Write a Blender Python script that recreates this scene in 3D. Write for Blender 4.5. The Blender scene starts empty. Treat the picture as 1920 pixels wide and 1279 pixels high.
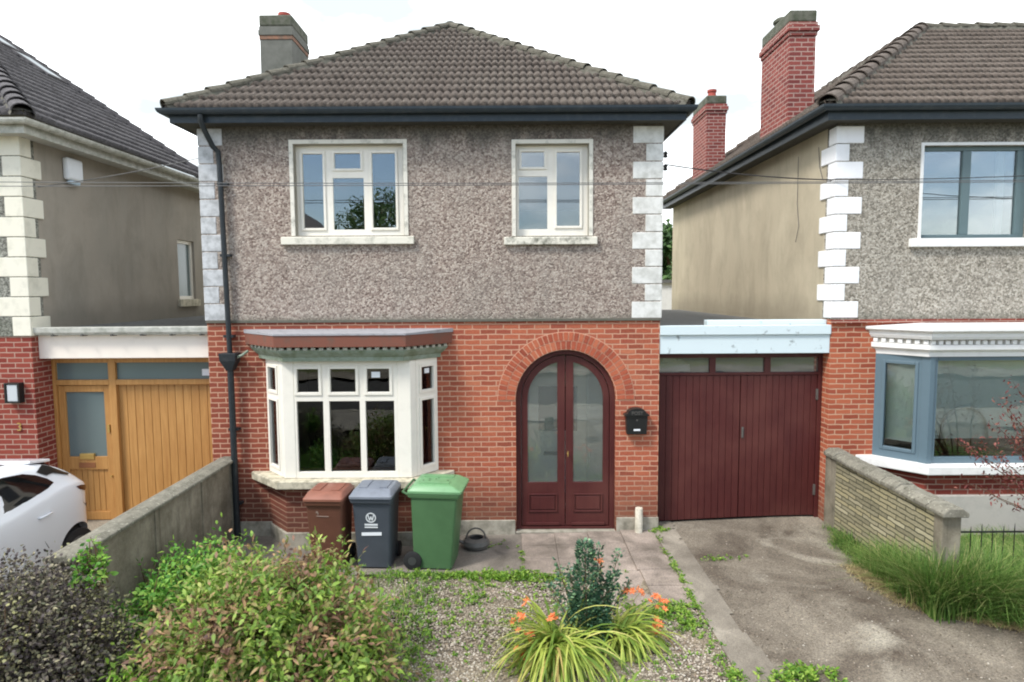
import bpy, bmesh, math, random
import numpy as np
from mathutils import Vector, Matrix
from mathutils.geometry import tessellate_polygon
random.seed(7); RNG = np.random.default_rng(11)
R = math.radians
scene = bpy.context.scene
COL = scene.collection

# ------------------------------------------------------------------ camera, sky, sun, exposure
cam_d = bpy.data.cameras.new('camera'); cam = bpy.data.objects.new('camera', cam_d); COL.objects.link(cam)
cam_d.sensor_width = 36; cam_d.lens = 22.5; cam_d.clip_end = 2000; cam_d.clip_start = .05
cam.matrix_world = Matrix.Translation((0, -9.23, 3.4)) @ Matrix.Rotation(R(90 - 4.53), 4, 'X') @ Matrix.Rotation(R(-.35), 4, 'Z')
scene.camera = cam
SUN_EL, SUN_AZ = 52, 232      # azimuth clockwise from +y
world = bpy.data.worlds.new('World'); scene.world = world; world.use_nodes = True
nt = world.node_tree; nt.nodes.clear()
wo = nt.nodes.new('ShaderNodeOutputWorld'); bg = nt.nodes.new('ShaderNodeBackground')
sky = nt.nodes.new('ShaderNodeTexSky'); sky.sky_type = 'NISHITA'; sky.sun_disc = False
sky.sun_elevation = R(SUN_EL); sky.sun_rotation = R(SUN_AZ); sky.dust_density = .5; sky.air_density = 1.0; sky.ozone_density = 2.0
tc = nt.nodes.new('ShaderNodeTexCoord')
mp = nt.nodes.new('ShaderNodeMapping'); mp.inputs['Scale'].default_value = (1.4, 1.4, 4.2)
nz = nt.nodes.new('ShaderNodeTexNoise'); nz.inputs['Scale'].default_value = 1.6; nz.inputs['Detail'].default_value = 7
sx = nt.nodes.new('ShaderNodeSeparateXYZ')
md = nt.nodes.new('ShaderNodeMath'); md.operation = 'MULTIPLY_ADD'; md.inputs[1].default_value = .2
rp = nt.nodes.new('ShaderNodeValToRGB'); rp.color_ramp.elements[0].position = .27; rp.color_ramp.elements[1].position = .50
mx = nt.nodes.new('ShaderNodeMix'); mx.data_type = 'RGBA'
n2 = nt.nodes.new('ShaderNodeTexNoise'); n2.inputs['Scale'].default_value = 2.6; n2.inputs['Detail'].default_value = 6
r2 = nt.nodes.new('ShaderNodeValToRGB'); r2.color_ramp.elements[0].position = .36; r2.color_ramp.elements[1].position = .52
r2.color_ramp.elements[0].color = (.37, .395, .41, 1); r2.color_ramp.elements[1].color = (1, 1, 1, 1)
m2 = nt.nodes.new('ShaderNodeMix'); m2.data_type = 'RGBA'; m2.blend_type = 'MULTIPLY'; m2.inputs['Factor'].default_value = 1; m2.inputs['B'].default_value = (11.4, 11.8, 12.0, 1)
nt.links.new(mp.outputs[0], n2.inputs['Vector']); nt.links.new(n2.outputs['Fac'], r2.inputs[0]); nt.links.new(r2.outputs[0], m2.inputs['A']); nt.links.new(m2.outputs['Result'], mx.inputs['B'])
L = nt.links.new
L(tc.outputs['Generated'], mp.inputs['Vector']); L(mp.outputs[0], nz.inputs['Vector'])
L(tc.outputs['Generated'], sx.inputs[0]); L(sx.outputs['Y'], md.inputs[0]); L(nz.outputs['Fac'], md.inputs[2])
L(md.outputs[0], rp.inputs[0]); L(rp.outputs[0], mx.inputs['Factor']); L(sky.outputs[0], mx.inputs['A'])
L(mx.outputs['Result'], bg.inputs['Color']); bg.inputs['Strength'].default_value = .135
L(bg.outputs[0], wo.inputs[0])
sd = bpy.data.lights.new('sun', 'SUN'); sd.energy = 2.3; sd.angle = R(12); sd.color = (1, .96, .9)
sun = bpy.data.objects.new('sun', sd); COL.objects.link(sun)
a = R(SUN_AZ); dirv = Vector((math.sin(a) * math.cos(R(SUN_EL)), math.cos(a) * math.cos(R(SUN_EL)), math.sin(R(SUN_EL))))
sun.rotation_euler = dirv.to_track_quat('Z', 'Y').to_euler(); sun.location = dirv * 40
vs = scene.view_settings; vs.view_transform = 'Standard'; vs.look = 'None'; vs.exposure = .72; vs.gamma = 1
scene.cycles.filter_width = 2.0; scene.cycles.max_bounces = 7; scene.cycles.transparent_max_bounces = 12

# ------------------------------------------------------------------ materials
def lin(r, g, b):
    f = lambda c: (c / 255 / 12.92) if c / 255 <= .04045 else ((c / 255 + .055) / 1.055) ** 2.4
    return (f(r), f(g), f(b), 1)
class NT:
    def __init__(s, name):
        s.m = bpy.data.materials.new(name); s.m.use_nodes = True; s.t = s.m.node_tree; s.t.nodes.clear()
        s.out = s.n('OutputMaterial'); s.b = s.n('BsdfPrincipled'); s.l(s.b.outputs[0], s.out.inputs[0]); s.tc = s.n('TexCoord')
    def n(s, k, **kw):
        o = s.t.nodes.new('ShaderNode' + k)
        for a_, v in kw.items(): setattr(o, a_, v)
        return o
    def l(s, a_, b_): s.t.links.new(a_, b_)
    def noise(s, scale, detail=4, rough=.55, vec=None, stretch=None, dist=0):
        o = s.n('TexNoise'); o.inputs['Scale'].default_value = scale; o.inputs['Detail'].default_value = detail
        o.inputs['Roughness'].default_value = rough; o.inputs['Distortion'].default_value = dist
        v = vec or s.tc.outputs['Object']
        if stretch:
            m = s.n('Mapping'); m.inputs['Scale'].default_value = stretch; s.l(v, m.inputs[0]); v = m.outputs[0]
        s.l(v, o.inputs['Vector']); return o.outputs['Fac']
    def voro(s, scale, out='Color', stretch=None):
        o = s.n('TexVoronoi'); o.inputs['Scale'].default_value = scale; v = s.tc.outputs['Object']
        if stretch:
            m = s.n('Mapping'); m.inputs['Scale'].default_value = stretch; s.l(v, m.inputs[0]); v = m.outputs[0]
        s.l(v, o.inputs['Vector']); return o.outputs[out]
    def ramp(s, fac, stops, interp='LINEAR'):
        o = s.n('ValToRGB'); cr = o.color_ramp; cr.interpolation = interp
        while len(cr.elements) < len(stops): cr.elements.new(.5)
        for e, (p, c) in zip(cr.elements, stops): e.position = p; e.color = c if len(c) == 4 else (*c, 1)
        s.l(fac, o.inputs[0]); return o.outputs[0]
    def mix(s, fac, a_, b_, mode='MIX'):
        o = s.n('Mix', data_type='RGBA', blend_type=mode)
        for k, v in (('Factor', fac), ('A', a_), ('B', b_)):
            if isinstance(v, (int, float)): o.inputs[k].default_value = v
            elif isinstance(v, tuple): o.inputs[k].default_value = v
            else: s.l(v, o.inputs[k])
        return o.outputs['Result']
    def math(s, op, a_, b_=0., c_=0.):
        o = s.n('Math', operation=op)
        for i, v in enumerate((a_, b_, c_)):
            if isinstance(v, (int, float)): o.inputs[i].default_value = v
            else: s.l(v, o.inputs[i])
        return o.outputs[0]
    def bump(s, h, strength=.3, dist=.01):
        o = s.n('Bump'); o.inputs['Strength'].default_value = strength; o.inputs['Distance'].default_value = dist
        s.l(h, o.inputs['Height']); s.l(o.outputs[0], s.b.inputs['Normal']); return o
    def fin(s, col=None, rough=.8, metal=0, spec=.3):
        if col is not None:
            if isinstance(col, tuple): s.b.inputs['Base Color'].default_value = col
            else: s.l(col, s.b.inputs['Base Color'])
        s.b.inputs['Roughness'].default_value = rough; s.b.inputs['Metallic'].default_value = metal
        s.b.inputs['Specular IOR Level'].default_value = spec
        return s.m
BW = [(0, (0, 0, 0, 1)), (1, (1, 1, 1, 1))]
def paint(name, c, rough=.5, dirt=.25, dirtcol=None, scale=6, spec=.4, bump=.05, metal=0, lo=.5, hi=.75):
    t = NT(name); d = dirtcol or tuple(x * .45 for x in c[:3]) + (1,)
    f = t.ramp(t.noise(scale, 6, .65), [(lo, (0, 0, 0, 1)), (hi, (1, 1, 1, 1))])
    col = t.mix(t.math('MULTIPLY', f, dirt), c, d)
    t.bump(t.noise(60, 3), bump, .004)
    return t.fin(col, rough, metal, spec)
def masonry(name, bricks, mortar, bw=.225, rh=.075, ms=.011, stain=None, warm=None, bump=.5, warp=.012):
    t = NT(name); s = t.n('SeparateXYZ'); t.l(t.tc.outputs['Object'], s.inputs[0])
    u = t.math('ADD', s.outputs['X'], s.outputs['Y']); c = t.n('CombineXYZ'); t.l(u, c.inputs[0]); t.l(s.outputs['Z'], c.inputs[1])
    b = t.n('TexBrick'); b.offset = .5; b.inputs['Scale'].default_value = 1; b.inputs['Mortar Size'].default_value = ms
    b.inputs['Mortar Smooth'].default_value = .25; b.inputs['Brick Width'].default_value = bw; b.inputs['Row Height'].default_value = rh
    b.inputs['Bias'].default_value = 0; b.inputs['Color1'].default_value = (0, 0, 0, 1); b.inputs['Color2'].default_value = (1, 1, 1, 1)
    b.inputs['Mortar'].default_value = (.5, .5, .5, 1)
    wv = t.n('VectorMath', operation='ADD'); wn = t.n('TexNoise'); wn.inputs['Scale'].default_value = 9
    t.l(t.tc.outputs['Object'], wn.inputs['Vector'])
    sc = t.n('VectorMath', operation='SCALE'); sc.inputs['Scale'].default_value = warp; t.l(wn.outputs['Color'], sc.inputs[0])
    t.l(c.outputs[0], wv.inputs[0]); t.l(sc.outputs[0], wv.inputs[1]); t.l(wv.outputs[0], b.inputs['Vector'])
    n = len(bricks) - 1
    col = t.ramp(b.outputs['Color'], [(.02 + .96 * i / n, q) for i, q in enumerate(bricks)])
    col = t.mix(.35, col, t.ramp(t.noise(40, 5), [(.3, bricks[0]), (.7, bricks[-1])]))
    if warm:   # broad weathered area given as (x start, x end, colour)
        w = t.math('MULTIPLY_ADD', t.noise(1.6, 4), 1.6, t.math('MULTIPLY', s.outputs['X'], -1.))
        mr = t.n('MapRange'); mr.inputs['From Min'].default_value = warm[0]; mr.inputs['From Max'].default_value = warm[1]
        t.l(w, mr.inputs[0]); col = t.mix(t.math('MULTIPLY', mr.outputs[0], .6), col, warm[2])
    mcol = t.mix(t.noise(5, 5), mortar, tuple(x * .62 for x in mortar[:3]) + (1,))
    col = t.mix(b.outputs['Fac'], col, mcol)
    if stain:
        z = t.math('MULTIPLY_ADD', s.outputs['Z'], -1., t.math('MULTIPLY', t.noise(3, 5, stretch=(1, 1, .4)), .5))
        mr = t.n('MapRange'); mr.inputs['From Min'].default_value = stain[0]; mr.inputs['From Max'].default_value = stain[1]
        t.l(z, mr.inputs[0]); col = t.mix(t.math('MULTIPLY', mr.outputs[0], .5), col, (.06, .05, .04, 1))
    h = t.math('ADD', t.math('MULTIPLY', t.math('SUBTRACT', 1., b.outputs['Fac']), 1.), t.math('MULTIPLY', t.noise(70, 3), .35))
    t.bump(h, bump, .008)
    return t.fin(col, .9, 0, .15)
def pebbledash(name, stops, tint=None):
    t = NT(name)
    v = t.voro(40, 'Color'); sp = t.n('SeparateColor'); t.l(v, sp.inputs[0])
    v2 = t.voro(76, 'Color'); sp2 = t.n('SeparateColor'); t.l(v2, sp2.inputs[0])
    f = t.math('MULTIPLY_ADD', sp.outputs[0], .62, t.math('MULTIPLY', sp2.outputs[1], .38))
    col = t.ramp(f, stops)
    big = t.ramp(t.noise(1.3, 7, .7, stretch=(1, 1, .5)), [(.38, (0, 0, 0, 1)), (.68, (1, 1, 1, 1))])
    col = t.mix(t.math('MULTIPLY', big, .4), col, tint or (.27, .255, .225, 1))
    s = t.n('SeparateXYZ'); t.l(t.tc.outputs['Object'], s.inputs[0])
    z = t.math('MULTIPLY_ADD', t.noise(2.2, 6, .7, stretch=(1.6, 1.6, .35)), .75, s.outputs['Z'])      # soot under the eaves, deepened with eave shade put into the colour
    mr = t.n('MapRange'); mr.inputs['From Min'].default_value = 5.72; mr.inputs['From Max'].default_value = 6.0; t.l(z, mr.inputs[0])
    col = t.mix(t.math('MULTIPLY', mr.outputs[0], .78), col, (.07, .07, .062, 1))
    z2 = t.math('MULTIPLY_ADD', t.noise(4, 5), .22, t.math('MULTIPLY', s.outputs['Z'], -1.))           # damp band at the foot
    mr = t.n('MapRange'); mr.inputs['From Min'].default_value = -2.98; mr.inputs['From Max'].default_value = -2.86; t.l(z2, mr.inputs[0])
    col = t.mix(t.math('MULTIPLY', mr.outputs[0], .45), col, (.12, .13, .10, 1))
    h = t.math('ADD', t.voro(40, 'Distance'), t.voro(76, 'Distance'))
    bm = t.bump(h, .6, .012); bm.invert = True
    return t.fin(col, .95, 0, .1)
def tile_mat(name, c1, c2, lich, amt=.5):
    t = NT(name); g = t.n('NewGeometry')
    col = t.ramp(t.noise(3, 6, .7), [(.3, c1), (.7, c2)])
    col = t.mix(.5, col, t.ramp(t.noise(22, 5, .7), [(.35, tuple(x * .55 for x in c1[:3]) + (1,)), (.7, tuple(x * 1.35 for x in c2[:3]) + (1,))]))
    f = t.ramp(t.noise(55, 4, .8), [(.56, (0, 0, 0, 1)), (.66, (1, 1, 1, 1))])
    f2 = t.ramp(t.noise(.9, 5), [(.35, (0, 0, 0, 1)), (.65, (1, 1, 1, 1))])
    col = t.mix(t.math('MULTIPLY', t.math('MULTIPLY', f, f2), amt), col, lich)
    t.bump(t.noise(90, 4), .4, .006)
    return t.fin(col, .9, 0, .2)
def glass_mat(name, refl=.15, tint=(.9, .94, .93, 1), rough=.0):
    m = bpy.data.materials.new(name); m.use_nodes = True; t = m.node_tree; t.nodes.clear()
    o = t.nodes.new('ShaderNodeOutputMaterial'); x = t.nodes.new('ShaderNodeMixShader'); g = t.nodes.new('ShaderNodeBsdfGlossy')
    tr = t.nodes.new('ShaderNodeBsdfTransparent'); tr.inputs[0].default_value = tint; g.inputs['Roughness'].default_value = rough
    fr = t.nodes.new('ShaderNodeFresnel'); fr.inputs[0].default_value = 1.45
    ma = t.nodes.new('ShaderNodeMath'); ma.operation = 'MULTIPLY_ADD'; ma.inputs[1].default_value = 1.2; ma.inputs[2].default_value = refl; ma.use_clamp = True
    wn = t.nodes.new('ShaderNodeTexNoise'); wn.inputs['Scale'].default_value = 1.7; bp = t.nodes.new('ShaderNodeBump'); bp.inputs['Strength'].default_value = .05; bp.inputs['Distance'].default_value = .05
    c = t.nodes.new('ShaderNodeTexCoord'); t.links.new(c.outputs['Object'], wn.inputs['Vector']); t.links.new(wn.outputs[0], bp.inputs['Height']); t.links.new(bp.outputs[0], g.inputs['Normal'])
    t.links.new(fr.outputs[0], ma.inputs[0]); t.links.new(ma.outputs[0], x.inputs[0]); t.links.new(tr.outputs[0], x.inputs[1]); t.links.new(g.outputs[0], x.inputs[2]); t.links.new(x.outputs[0], o.inputs[0])
    return m
def leaf_mat(name, stops, stops2=None, nscale=2.5, trans=.3, rough=.55, lo=.42, hi=.6):
    t = NT(name); g = t.n('NewGeometry'); col = t.ramp(g.outputs['Random Per Island'], stops)
    if stops2:
        f = t.ramp(t.math('MULTIPLY_ADD', g.outputs['Random Per Island'], .18, t.noise(nscale, 4)), [(lo + .09, (0, 0, 0, 1)), (hi + .09, (1, 1, 1, 1))])
        col = t.mix(f, col, t.ramp(g.outputs['Random Per Island'], stops2))
    t.fin(col, rough, 0, .35)
    tr = t.n('BsdfTranslucent'); t.l(col, tr.inputs[0]); x = t.n('MixShader'); x.inputs[0].default_value = trans
    t.l(t.b.outputs[0], x.inputs[1]); t.l(tr.outputs[0], x.inputs[2]); t.l(x.outputs[0], t.out.inputs[0])
    return t.m
def wood_mat(name, c1, c2, board=.0, rough=.5, c3=None):
    t = NT(name)
    col = t.ramp(t.noise(5, 6, .6, stretch=(6, 6, .35)), [(.3, c1), (.7, c2)])
    g = t.noise(30, 4, .6, stretch=(5, 5, .15)); col = t.mix(.3, col, t.ramp(g, [(.3, tuple(x * .6 for x in c1[:3]) + (1,)), (.7, c2)]))
    if c3: col = t.mix(t.ramp(t.noise(1.3, 4), [(.45, (0, 0, 0, 1)), (.75, (.7, .7, .7, 1))]), col, c3)
    t.bump(g, .12, .004); return t.fin(col, rough, 0, .35)

M = {}
M['brick_main'] = masonry('orange_red_brick', [lin(130, 66, 53), lin(162, 86, 65), lin(178, 100, 74), lin(142, 70, 58), lin(184, 114, 86)], lin(206, 160, 134), stain=(-.55, .1), ms=.0095, warp=.018, warm=(1.5, 3.6, lin(120, 62, 52)))
M['brick_right'] = masonry('bright_orange_brick', [lin(144, 74, 56), lin(174, 96, 69), lin(188, 110, 80), lin(154, 80, 62)], lin(206, 164, 136), stain=(-.3, .1), ms=.0095, warp=.018)
M['brick_red'] = masonry('dusky_red_brick', [lin(120, 56, 48), lin(140, 68, 58), lin(152, 80, 66), lin(128, 58, 52)], lin(184, 150, 134), ms=.009)
M['brick_chim'] = masonry('chimney_red_brick', [lin(120, 62, 58), lin(140, 74, 68), lin(150, 86, 78), lin(106, 56, 56)], lin(178, 148, 138), bw=.215)
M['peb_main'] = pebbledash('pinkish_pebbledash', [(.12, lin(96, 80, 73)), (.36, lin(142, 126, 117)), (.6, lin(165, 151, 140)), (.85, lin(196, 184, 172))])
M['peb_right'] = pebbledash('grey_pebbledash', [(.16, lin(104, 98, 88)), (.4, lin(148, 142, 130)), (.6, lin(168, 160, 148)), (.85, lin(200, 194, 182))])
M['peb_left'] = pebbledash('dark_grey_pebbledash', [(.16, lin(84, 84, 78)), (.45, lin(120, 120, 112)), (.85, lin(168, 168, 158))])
M['tile_main'] = tile_mat('brown_concrete_tile', lin(70, 62, 57), lin(104, 95, 88), lin(168, 166, 152), .8)
M['tile_right'] = tile_mat('weathered_brown_tile', lin(76, 68, 61), lin(106, 96, 89), lin(160, 160, 146), .5)
M['tile_left'] = tile_mat('dark_grey_tile', lin(72, 70, 72), lin(98, 95, 96), lin(140, 140, 138), .3)
M['hip'] = tile_mat('mossy_hip_tile', lin(78, 75, 66), lin(108, 104, 94), lin(110, 116, 90), .9)
M['mortar'] = paint('grey_mortar', lin(100, 97, 88), .95, .6, lin(70, 78, 60), 12)
def render_mat(name, c, c2, dark):
    t = NT(name)
    col = t.ramp(t.noise(1.2, 6, .6, stretch=(1, 1, .5)), [(.3, c), (.7, c2)])
    col = t.mix(t.math('MULTIPLY', t.ramp(t.noise(1.6, 7, .7, stretch=(1.2, 1.2, .5), dist=.5), [(.45, (0, 0, 0, 1)), (.7, (1, 1, 1, 1))]), .4), col, dark)
    col = t.mix(t.math('MULTIPLY', t.ramp(t.noise(2.2, 5, .65, stretch=(2, 2, .3)), [(.55, (0, 0, 0, 1)), (.8, (1, 1, 1, 1))]), .3), col, dark)
    col = t.mix(t.ramp(t.noise(.9, 4, .6), [(.5, (0, 0, 0, 1)), (.62, (.3, .3, .3, 1))]), col, tuple(x * 1.25 for x in c2[:3]) + (1,))
    col = t.mix(.18, col, t.ramp(t.noise(140, 3), [(.3, dark), (.7, c2)]))
    s = t.n('SeparateXYZ'); t.l(t.tc.outputs['Object'], s.inputs[0])
    z = t.math('MULTIPLY_ADD', t.noise(2.5, 5), .4, t.math('MULTIPLY', s.outputs['Z'], -1.))
    mr = t.n('MapRange'); mr.inputs['From Min'].default_value = -3.15; mr.inputs['From Max'].default_value = -2.85; t.l(z, mr.inputs[0])
    col = t.mix(t.math('MULTIPLY', mr.outputs[0], .4), col, dark)
    t.bump(t.noise(160, 3), .35, .005); return t.fin(col, .95, 0, .1)
M['render_tan'] = render_mat('tan_render', lin(182, 170, 148), lin(194, 183, 160), lin(132, 124, 108))
M['render_grey'] = render_mat('grey_brown_render', lin(152, 147, 137), lin(164, 155, 143), lin(110, 107, 98))
M['quoin_w'] = paint('white_painted_quoin', lin(222, 222, 218), .75, .75, lin(150, 150, 140), 6, lo=.42, hi=.75)
M['quoin_dirty'] = paint('greyish_white_quoin', lin(196, 198, 200), .7, .7, lin(120, 122, 122), 8, lo=.42, hi=.7)
M['quoin_cream'] = paint('cream_painted_quoin', lin(226, 222, 206), .7, .35, lin(150, 150, 132), 5)
M['upvc'] = paint('cream_white_upvc', lin(234, 229, 217), .4, .14, spec=.5)
M['surround'] = paint('dirty_white_surround', lin(222, 218, 206), .7, .7, lin(110, 112, 100), 9)
M['sill_dirty'] = paint('stained_white_sill', lin(218, 214, 200), .8, .95, lin(78, 80, 68), 7, lo=.46, hi=.66)
M['sill_stone'] = paint('weathered_stone_sill', lin(200, 192, 170), .85, .8, lin(110, 106, 88), 9, lo=.42, hi=.7)
M['plinth'] = paint('pale_concrete_plinth', lin(168, 162, 148), .9, .8, lin(92, 90, 76), 6, lo=.4, hi=.7, bump=.3)
M['gutter_dark'] = paint('slate_blue_gutter', lin(44, 54, 62), .45, .5, lin(80, 84, 84), 8)
M['gutter_left'] = paint('grey_white_gutter', lin(190, 190, 182), .6, .7, lin(120, 122, 108), 9, lo=.4, hi=.7)
M['pipe_black'] = paint('black_iron_pipe', lin(36, 42, 46), .5, .4, lin(70, 72, 72), 10)
M['soffit'] = paint('dark_soffit', lin(70, 68, 62), .8, .7, lin(40, 38, 34), 7)
M['soffit_left'] = paint('grey_white_soffit', lin(176, 174, 166), .8, .4)
M['lead'] = paint('lead_flashing', lin(156, 156, 160), .6, .6, lin(90, 90, 92), 10)
M['canopy_board'] = paint('rusty_brown_board', lin(122, 76, 62), .8, .95, lin(100, 82, 72), 7, bump=.2)
M['canopy_teal'] = paint('faded_green_moulding', lin(140, 152, 138), .8, .8, lin(98, 108, 78), 7, lo=.42, hi=.68)
M['reveal'] = paint('shaded_reveal', lin(150, 146, 134), .8, .5)  # base greyed to stand in for the shadow inside the window recess
M['dentil'] = paint('dentil_paint', lin(176, 178, 166), .8, .6)
M['maroon'] = wood_mat('maroon_painted_wood', lin(70, 30, 30), lin(84, 38, 36), rough=.5, c3=lin(98, 56, 50))
M['oak'] = wood_mat('golden_oak_wood', lin(166, 116, 62), lin(196, 148, 88), rough=.5)
M['fascia_cream'] = paint('cream_fascia', lin(234, 224, 212), .5, .12)
M['fascia_blue'] = paint('pale_blue_white_fascia', lin(206, 220, 224), .6, .9, lin(80, 86, 84), 6, lo=.6, hi=.72)
M['felt'] = paint('grey_roofing_felt', lin(104, 104, 102), .9, .5)
M['blue_frame'] = paint('slate_blue_frame', lin(90, 110, 121), .4, .12, spec=.5)
M['teal_frame'] = paint('grey_teal_frame', lin(92, 112, 116), .4, .12, spec=.5)
M['white_moulding'] = paint('white_painted_moulding', lin(232, 232, 230), .6, .3, lin(170, 170, 164), 6)
M['grey_plaster'] = paint('light_grey_plaster', lin(184, 180, 172), .85, .3)
M['glass'] = glass_mat('window_glass', .14)
M['glass_low'] = glass_mat('dark_window_glass', .03, (.75, .78, .78, 1))
M['glass_porch'] = glass_mat('hazed_porch_glass', .09, (.95, .99, .97, 1))
_t = M['glass_porch'].node_tree; _o = [n for n in _t.nodes if n.type == 'OUTPUT_MATERIAL'][0]; _s = _o.inputs[0].links[0].from_socket
_d = _t.nodes.new('ShaderNodeBsdfDiffuse'); _d.inputs[0].default_value = (.55, .6, .56, 1); _m = _t.nodes.new('ShaderNodeMixShader'); _m.inputs[0].default_value = .1  # pale diffuse haze put into the glass to brighten the dim panes
_t.links.new(_s, _m.inputs[1]); _t.links.new(_d.outputs[0], _m.inputs[2]); _t.links.new(_m.outputs[0], _o.inputs[0])
M['glass_bay2'] = glass_mat('clear_bay_glass', .05)
M['glass_bright'] = glass_mat('reflective_window_glass', .30)
def frosted(name, c):
    t = NT(name); col = t.mix(t.noise(1.5, 3), c, tuple(x * .8 for x in c[:3]) + (1,)); return t.fin(col, .16, 0, .6)
M['frosted'] = frosted('frosted_grey_glass', lin(106, 122, 122))
M['dark_in'] = paint('dark_interior', lin(70, 66, 60), .9, .2)
M['white_in'] = paint('white_interior', lin(214, 220, 214), .7, .1)
M['curtain'] = paint('pale_net_curtain', lin(222, 228, 218), .9, .2)
M['brass'] = paint('brass', lin(190, 160, 96), .35, .2, metal=.6)
M['white_plastic'] = paint('white_plastic', lin(226, 230, 234), .4, .1)
M['black_metal'] = paint('black_metal', lin(26, 28, 28), .4, .3, lin(60, 60, 58))
M['grey_iron'] = paint('dull_grey_iron', lin(92, 90, 86), .6, .6, lin(50, 48, 44), 14)
M['cable'] = paint('grey_cable', lin(92, 92, 92), .6, .1)
M['cable_dark'] = paint('dark_cable', lin(44, 42, 42), .6, .1)
M['terracotta'] = paint('terracotta_pot', lin(158, 72, 62), .8, .4)
M['chim_grey'] = paint('grey_cement_render', lin(112, 112, 106), .95, .7, lin(84, 86, 78), 4, lo=.38, hi=.7, bump=.3)
M['cap_moss'] = paint('mossy_cement_cap', lin(98, 98, 88), .95, .8, lin(58, 66, 46), 10, lo=.4, hi=.65, bump=.4)
def wallmat():
    t = NT('mossy_grey_concrete')
    col = t.ramp(t.noise(2.2, 7, .7), [(.3, lin(96, 91, 79)), (.5, lin(126, 119, 105)), (.72, lin(156, 149, 133))])
    col = t.mix(t.ramp(t.noise(3, 6, .7, stretch=(2.5, 2.5, .3)), [(.5, (0, 0, 0, 1)), (.75, (.7, .7, .7, 1))]), col, lin(58, 54, 46))
    col = t.mix(t.ramp(t.noise(45, 5, .8), [(.58, (0, 0, 0, 1)), (.68, (.7, .7, .7, 1))]), col, lin(160, 156, 138))
    t.bump(t.noise(30, 7, .7), .6, .012); return t.fin(col, .95, 0, .1)
M['wall_conc'] = wallmat()
def cope():
    t = NT('lichen_grey_coping')
    col = t.ramp(t.noise(6, 7, .7), [(.3, lin(98, 96, 86)), (.7, lin(142, 138, 126))])
    col = t.mix(t.ramp(t.noise(28, 4, .8), [(.58, (0, 0, 0, 1)), (.66, (.8, .8, .8, 1))]), col, lin(190, 188, 172))
    col = t.mix(t.ramp(t.noise(11, 4, .8), [(.58, (0, 0, 0, 1)), (.68, (.7, .7, .7, 1))]), col, lin(58, 60, 48))
    t.bump(t.noise(25, 7, .7), .7, .012); return t.fin(col, .95, 0, .1)
M['coping'] = cope()
M['stone_wall'] = masonry('thin_coursed_stone', [lin(108, 104, 84), lin(142, 136, 112), lin(170, 160, 124), lin(124, 120, 98), lin(186, 178, 150)], lin(92, 90, 76), bw=.36, rh=.058, ms=.009, bump=1., warp=.03)

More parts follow.
